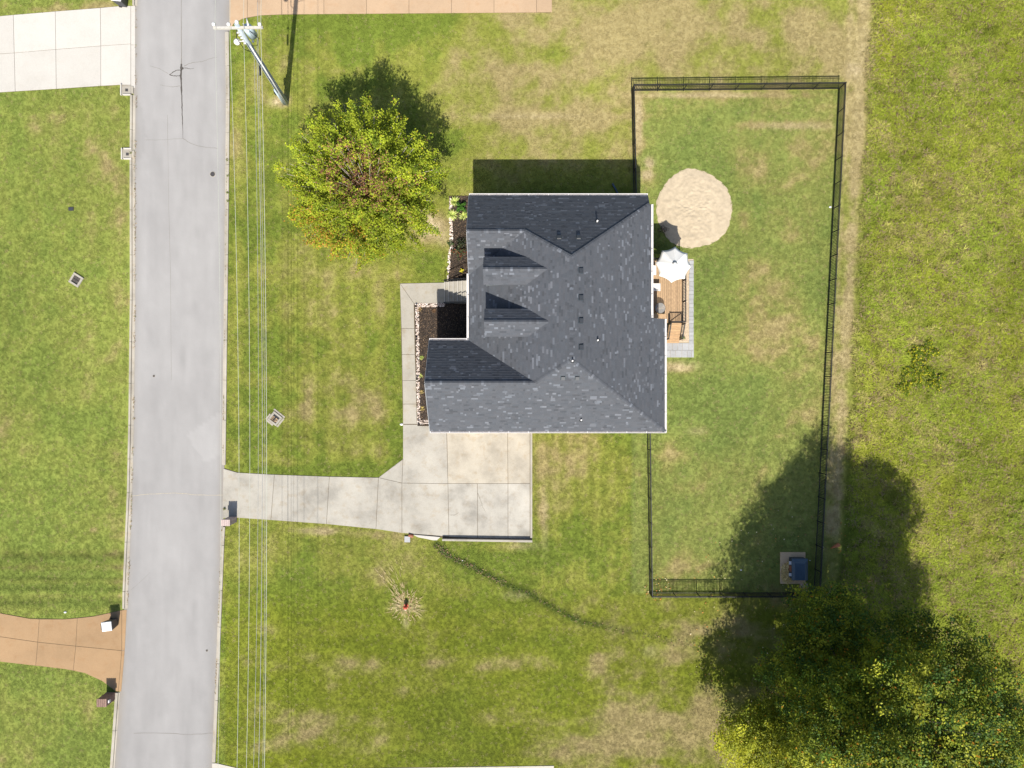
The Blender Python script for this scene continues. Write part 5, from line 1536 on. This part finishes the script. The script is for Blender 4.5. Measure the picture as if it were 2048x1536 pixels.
def oak(px, py, lobes, label, name, nleaf, palette, size=.17, seed=3, mat='leafoak'):
    """lobes: (ground px, ground py, radius, centre height, half height, number of leaf clumps)"""
    rs = np.random.default_rng(seed)
    base = P(px, py)
    e = empty(name, (base.x, base.y, 0), label, 'tree')
    Zt = lobes[0][3]
    m_ = MB(); m_.tube([base, base + Vector((.05, .02, 2)), base + Vector((0, 0, Zt * .7))], [.5, .38, .25], 14); m_.build('trunk', M['bark'], e)
    limbs = MB(); LV, LC = [], []
    g = 2.399963
    for (lx, ly, R_, Zc, Rz, nclump) in lobes:
        lc = P(lx, ly)
        for i in range(nclump):
            t = (i + .5) / nclump
            zz = 1 - 1.5 * t
            rr = math.sqrt(max(0, 1 - zz * zz)); a = i * g + rs.uniform(-.15, .15)
            dv = np.array([rr * math.cos(a), rr * math.sin(a), zz])
            bumpy = .86 + .13 * math.sin(3 * a + 1.3 + seed) * rr + .10 * math.sin(5.0 * a + 4 * zz + seed) + rs.uniform(-.12, .12)
            inner = .6 if i % 6 == 0 else 1.0
            c = np.array([lc.x, lc.y, Zc]) + dv * np.array([R_, R_, Rz]) * bumpy * inner
            c[2] = max(c[2], 2.2)
            if i % 4 == 0:
                pts = branch_curve(base + Vector((0, 0, Zt * rs.uniform(.3, .65))), Vector(c), .4); limbs.tube(pts, list(np.linspace(.13, .02, len(pts))), 6, cap=False)
            cr = rs.uniform(.7, 1.25)
            nn = int(nleaf * cr ** 2 * rs.uniform(.7, 1.2))
            ns = 20
            d = rs.normal(0, 1, (ns, 3)); d /= np.linalg.norm(d, axis=1)[:, None]
            sub = c + d * (rs.uniform(.2, 1, ns) ** .5)[:, None] * cr * np.array([1.15, 1.15, .85])
            scol = rs.uniform(.7, 1.3, ns)
            sid = rs.integers(0, ns, nn)
            pos = sub[sid] + rs.normal(0, .2, (nn, 3))
            k = rs.integers(0, len(palette), nn)
            k = rs.integers(0, len(palette), ns)[sid]; cc = np.array(palette)[k] * rs.uniform(.82, 1.2, (nn, 1)) * scol[sid][:, None] * rs.uniform(.75, 1.2)
            o_m = rs.uniform(0, 1, nn) < .018; cc[o_m] = [.42, .19, .02]
            # sunlit side of the crown, painted into the leaves as brighter yellow
            sunlit = np.clip((-(pos[:, 1] - base.y) - .35 * (pos[:, 0] - base.x) - .8) / 5, 0, 1)[:, None]
            cc = cc + (np.array([.46, .46, .035]) * (rs.uniform(.45, 1.2, ns)[sid][:, None]) - cc) * sunlit * .8
            v, _ = leaf_quads(pos, size, cc, .8, .6)
            LV.append(v); LC.append(cc)
    limbs.build('limbs', M['bark'], e)
    np_mesh('crown', np.concatenate(LV), 4, M[mat], e, np.concatenate(LC))
oak(1655, 1362, [(1660, 1364, 6.7, 9.9, 6.4, 300), (1600, 1200, 2.0, 5.0, 2.2, 26), (1484, 1425, 2.3, 4.6, 2.2, 28), (1550, 1290, 2.2, 5.2, 2.4, 20), (1555, 1470, 3.2, 4.8, 2.4, 50), (1700, 1500, 3.4, 5.2, 2.4, 54)], 'large dark green oak tree filling the lower right corner', 'oak_tree', 560,
    [(.15, .185, .018), (.20, .23, .02), (.09, .15, .022), (.29, .30, .03), (.06, .11, .022)], .155, 3)
oak(1916, 1580, [(1916, 1580, 5.0, 3.4, 2.6, 110), (2060, 1560, 3.2, 3.0, 2.2, 40), (1800, 1640, 4.0, 3.4, 2.4, 60)], 'yellowish green tree mostly outside the frame in the bottom right corner', 'oak_tree', 520, [(.34, .35, .03), (.44, .42, .035), (.22, .27, .025)], .155, 9)

# ------------------------------------------------------------------ fallen leaves and channel litter
def litter(n, cxp, cyp, rp, cols, name):
    a = rng.uniform(0, 6.28, n); r = rp * np.sqrt(rng.uniform(0, 1, n))
    px, py = cxp + r * np.cos(a), cyp + r * np.sin(a)
    c = np.stack([(px - 1024) * S, (768 - py) * S, rng.uniform(.05, .09, n)], 1)
    cc = np.array(cols)[rng.integers(0, len(cols), n)] * rng.uniform(.7, 1.2, (n, 1))
    v, _ = leaf_quads(c, .10, cc, 2.5, .6)
    np_mesh(name, v, 4, M['leafdead'], None, cc, 'stuff')
lcols = [(.45, .16, .04), (.5, .3, .08), (.32, .16, .06), (.6, .5, .3)]
litter(380, 1600, 1240, 230, lcols, 'fallen_leaves')
litter(90, 811, 1214, 30, [(.45, .25, .15), (.5, .38, .22), (.35, .2, .12)], 'fallen_leaves')
litter(60, 1315, 1175, 26, lcols, 'fallen_leaves')
gutter_debris()
def dry_stems(pxc, pyc, n, r0, r1, a0, a1, name):
    a = rng.uniform(a0, a1, n); r = rng.uniform(r0, r1, n); L = rng.uniform(.12, .5, n); w_ = rng.uniform(.008, .02, n)
    c0 = P(pxc, pyc); b = a + rng.normal(0, .18, n)
    p0 = np.stack([c0.x + r * np.cos(a), c0.y + r * np.sin(a), rng.uniform(.07, .10, n)], 1)
    d = np.stack([np.cos(b), np.sin(b), np.zeros(n)], 1); q = np.stack([-np.sin(b), np.cos(b), np.zeros(n)], 1) * w_[:, None]
    v = np.stack([p0 - q, p0 + d * L[:, None] - q * .3, p0 + d * L[:, None] + q * .3, p0 + q], 1).reshape(-1, 3)
    cc = np.array([(.34, .27, .13), (.28, .21, .11), (.40, .32, .18)])[rng.integers(0, 3, n)]
    np_mesh(name, v, 4, M['leafdead'], None, cc, 'stuff')
dry_stems(811, 1212, 120, .25, 1.2, 0, 6.28, 'dry_stems')
dry_stems(811, 1212, 90, .4, 3.2, 1.6, 2.35, 'dry_stems')
def channel_litter():
    vv, cc_ = [], []
    for (x1_, y1_), (x2_, y2_) in zip(CHANNEL[:-1], CHANNEL[1:]):
        n = 90 if x1_ < 1000 else 26
        t = rng.uniform(0, 1, n); s_ = rng.normal(0, 3.6, n)
        L = math.hypot(x2_ - x1_, y2_ - y1_); nx_, ny_ = -(y2_ - y1_) / L, (x2_ - x1_) / L
        px = x1_ + (x2_ - x1_) * t + nx_ * s_; py = y1_ + (y2_ - y1_) * t + ny_ * s_
        c = np.stack([(px - 1024) * S, (768 - py) * S, rng.uniform(.03, .09, n)], 1)
        cols = np.array([(.06, .05, .025), (.10, .08, .04), (.20, .13, .07), (.05, .08, .02), (.07, .09, .02)])[rng.integers(0, 5, n)]
        v, _ = leaf_quads(c, .12, cols, 1.2, .6); vv.append(v); cc_.append(cols)
    np_mesh('channel_debris', np.concatenate(vv), 4, M['leafdead'], None, np.concatenate(cc_), 'stuff')
channel_litter()

# ------------------------------------------------------------------ grass
def tuft_mesh(name, n, L, wd, up, mat, curl):
    v, cc = blades((0, 0, 0), n, L, wd, [(1, 1, 1)], up, 1.6, curl)
    me = bpy.data.meshes.new(name)
    nv = len(v)
    me.vertices.add(nv); me.vertices.foreach_set('co', v.astype(np.float32).ravel())
    me.loops.add(nv); me.loops.foreach_set('vertex_index', np.arange(nv, dtype=np.int32))
    me.polygons.add(nv // 4); me.polygons.foreach_set('loop_start', np.arange(0, nv, 4, dtype=np.int32))
    me.update(); me.materials.append(mat)
    return bpy.data.objects.new(name, me)

def scatter(name, px, py, cols, scl, variants):
    n = len(px)
    me = bpy.data.meshes.new(name)
    co = np.stack([(px - 1024) * S, (768 - py) * S, np.zeros(n) - .005], 1).astype(np.float32)
    me.vertices.add(n); me.vertices.foreach_set('co', co.ravel())
    at = me.attributes.new('tint', 'FLOAT_COLOR', 'POINT')
    c = np.ones((n, 4), np.float32); c[:, :3] = cols
    at.data.foreach_set('color', c.ravel())
    a2 = me.attributes.new('gs', 'FLOAT', 'POINT'); a2.data.foreach_set('value', scl.astype(np.float32))
    o = bpy.data.objects.new(name, me); COL.objects.link(o)
    coll = bpy.data.collections.new(name + '_variants')
    for v in variants: coll.objects.link(v)
    g = bpy.data.node_groups.new(name, 'GeometryNodeTree')
    g.interface.new_socket('Geometry', in_out='INPUT', socket_type='NodeSocketGeometry')
    g.interface.new_socket('Geometry', in_out='OUTPUT', socket_type='NodeSocketGeometry')
    N = g.nodes; L = g.links
    gi = N.new('NodeGroupInput'); go = N.new('NodeGroupOutput')
    m2p = N.new('GeometryNodeMeshToPoints'); iop = N.new('GeometryNodeInstanceOnPoints'); ci = N.new('GeometryNodeCollectionInfo')
    ci.inputs['Collection'].default_value = coll; ci.inputs['Separate Children'].default_value = True; ci.inputs['Reset Children'].default_value = True
    iop.inputs['Pick Instance'].default_value = True
    rv = N.new('FunctionNodeRandomValue'); rv.data_type = 'FLOAT_VECTOR'
    rv.inputs[0].default_value = (-.12, -.12, 0); rv.inputs[1].default_value = (.12, .12, 6.283)
    na = N.new('GeometryNodeInputNamedAttribute'); na.data_type = 'FLOAT'; na.inputs['Name'].default_value = 'gs'
    L.new(gi.outputs[0], m2p.inputs[0]); L.new(m2p.outputs[0], iop.inputs['Points']); L.new(ci.outputs[0], iop.inputs['Instance'])
    L.new(rv.outputs[0], iop.inputs['Rotation']); L.new(na.outputs[0], iop.inputs['Scale'])
    L.new(iop.outputs[0], go.inputs[0])
    md = o.modifiers.new('scatter', 'NODES'); md.node_group = g
    tag(o, kind='stuff')
    return o

def grass_points(x0, x1_, y0, y1_, n, excl):
    px = rng.uniform(x0, x1_, n); py = rng.uniform(y0, y1_, n)
    keep = np.ones(n, bool)
    for poly in excl:
        keep &= ~inpoly(px, py, poly)
    return px[keep], py[keep]
ROADX = [(x - 12, y) for x, y in ROAD_L] + [(x + 7, y) for x, y in ROAD_R[::-1]]
def grow(poly, k):
    cx_, cy_ = sum(p[0] for p in poly) / len(poly), sum(p[1] for p in poly) / len(poly)
    return [(p[0] + k * (1 if p[0] > cx_ else -1), p[1] + k * (1 if p[1] > cy_ else -1)) for p in poly]
EX = [ROADX, grow(DRIVE, 1.0), grow(WALK, 1.0), BED1, BED2, DRIVE_TL, DRIVE_TR, DRIVE_BL, DRIVE_B, sand_outline(.985), HOUSE_FP, [(1290, 516), (1390, 516), (1390, 717), (1290, 717)], PADP,
      [(242, 168), (266, 168), (266, 191), (242, 191)], [(243, 296), (266, 296), (266, 320), (243, 320)], [(822, 1066), (884, 1070), (1066, 1076), (1066, 1084), (884, 1082), (868, 1082), (832, 1076)],
      [(P_x, P_y) for P_x, P_y in ((153 + 14 * math.cos(R(32) + k * 1.571 + .785), 560 + 14 * math.sin(R(32) + k * 1.571 + .785)) for k in range(4))],
      [(P_x, P_y) for P_x, P_y in ((550.5 + 16 * math.cos(R(38) + k * 1.571 + .785), 837 + 16 * math.sin(R(38) + k * 1.571 + .785)) for k in range(4))]]
px, py = grass_points(-60, 2110, -60, 1600, 330000, EX)
c, d, f = lawn(px, py)
m = (f < .5) & (rng.uniform(0, 1, len(px)) > np.clip((d - .75) * 2.2, 0, .85))
px, py, c, d = px[m], py[m], c[m], d[m]
c = c * rng.uniform(.88, 1.13, (len(px), 1))
# odd straw and dark blades
rr_ = rng.uniform(0, 1, len(px)); c[rr_ < .05] = np.array([.33, .27, .13]); 
scl = rng.uniform(.7, 1.25, len(px))
scatter('lawn_grass', px, py, c, scl, [tuft_mesh('lawn_tuft_%d' % k, 12, .085, .013, .62, M['grass'], .5) for k in range(5)])
px, py = grass_points(1640, 2110, -60, 1600, 150000, EX)
c, d, f = lawn(px, py)
m = (f > .35)
px, py, c, d = px[m], py[m], c[m], d[m]
n3 = fbm(px * S, py * S, .55, 500, 3)
n5 = vnoise(px * S + 3 * fbm(px * S, py * S, 1, 9, 2), py * S * 1.3, .33, 777)
keep = rng.uniform(0, 1, len(px)) < .12 + 1.1 * sstep(.2, .7, n5)
px, py, c, d, n3, n5 = px[keep], py[keep], c[keep], d[keep], n3[keep], n5[keep]
c = c * rng.uniform(.7, 1.35, (len(px), 1)) * (.72 + .6 * n5)[:, None]; rr_ = rng.uniform(0, 1, len(px))
c[rr_ < .13] = np.array([.26, .20, .10]); c[(rr_ > .13) & (rr_ < .19)] = np.array([.13, .09, .045])
scl = rng.uniform(.5, 1.3, len(px)) * (.55 + .5 * n3 + .5 * n5)
scatter('field_grass', px, py, c, scl, [tuft_mesh('field_tuft_%d' % k, 13, .29, .030, .5, M['grass'], .6) for k in range(6)])
# weedy goldenrod patch in the field
for i, (px_, py_, r_) in enumerate(((1836, 742, 1.15), (1856, 702, .95), (1810, 772, .75), (1872, 762, .85), (1830, 706, .6))):
    bush('goldenrod_weed', px_, py_, r_, .38, int(800 * r_), .12, [(.13, .19, .015), (.20, .25, .02), (.50, .44, .03), (.09, .15, .015)],
         ['largest patch of yellow flowered weeds in the rough field', 'upper clump of yellow flowered weeds in the rough field', 'left clump of yellow flowered weeds in the rough field, nearest the fence', 'right hand clump of yellow flowered weeds in the rough field', 'small clump of weeds above the largest yellow flowered patch'][i], 'weeds')

print('tris', sum(len(o.data.polygons) * 2 for o in bpy.data.objects if o.type == 'MESH'))
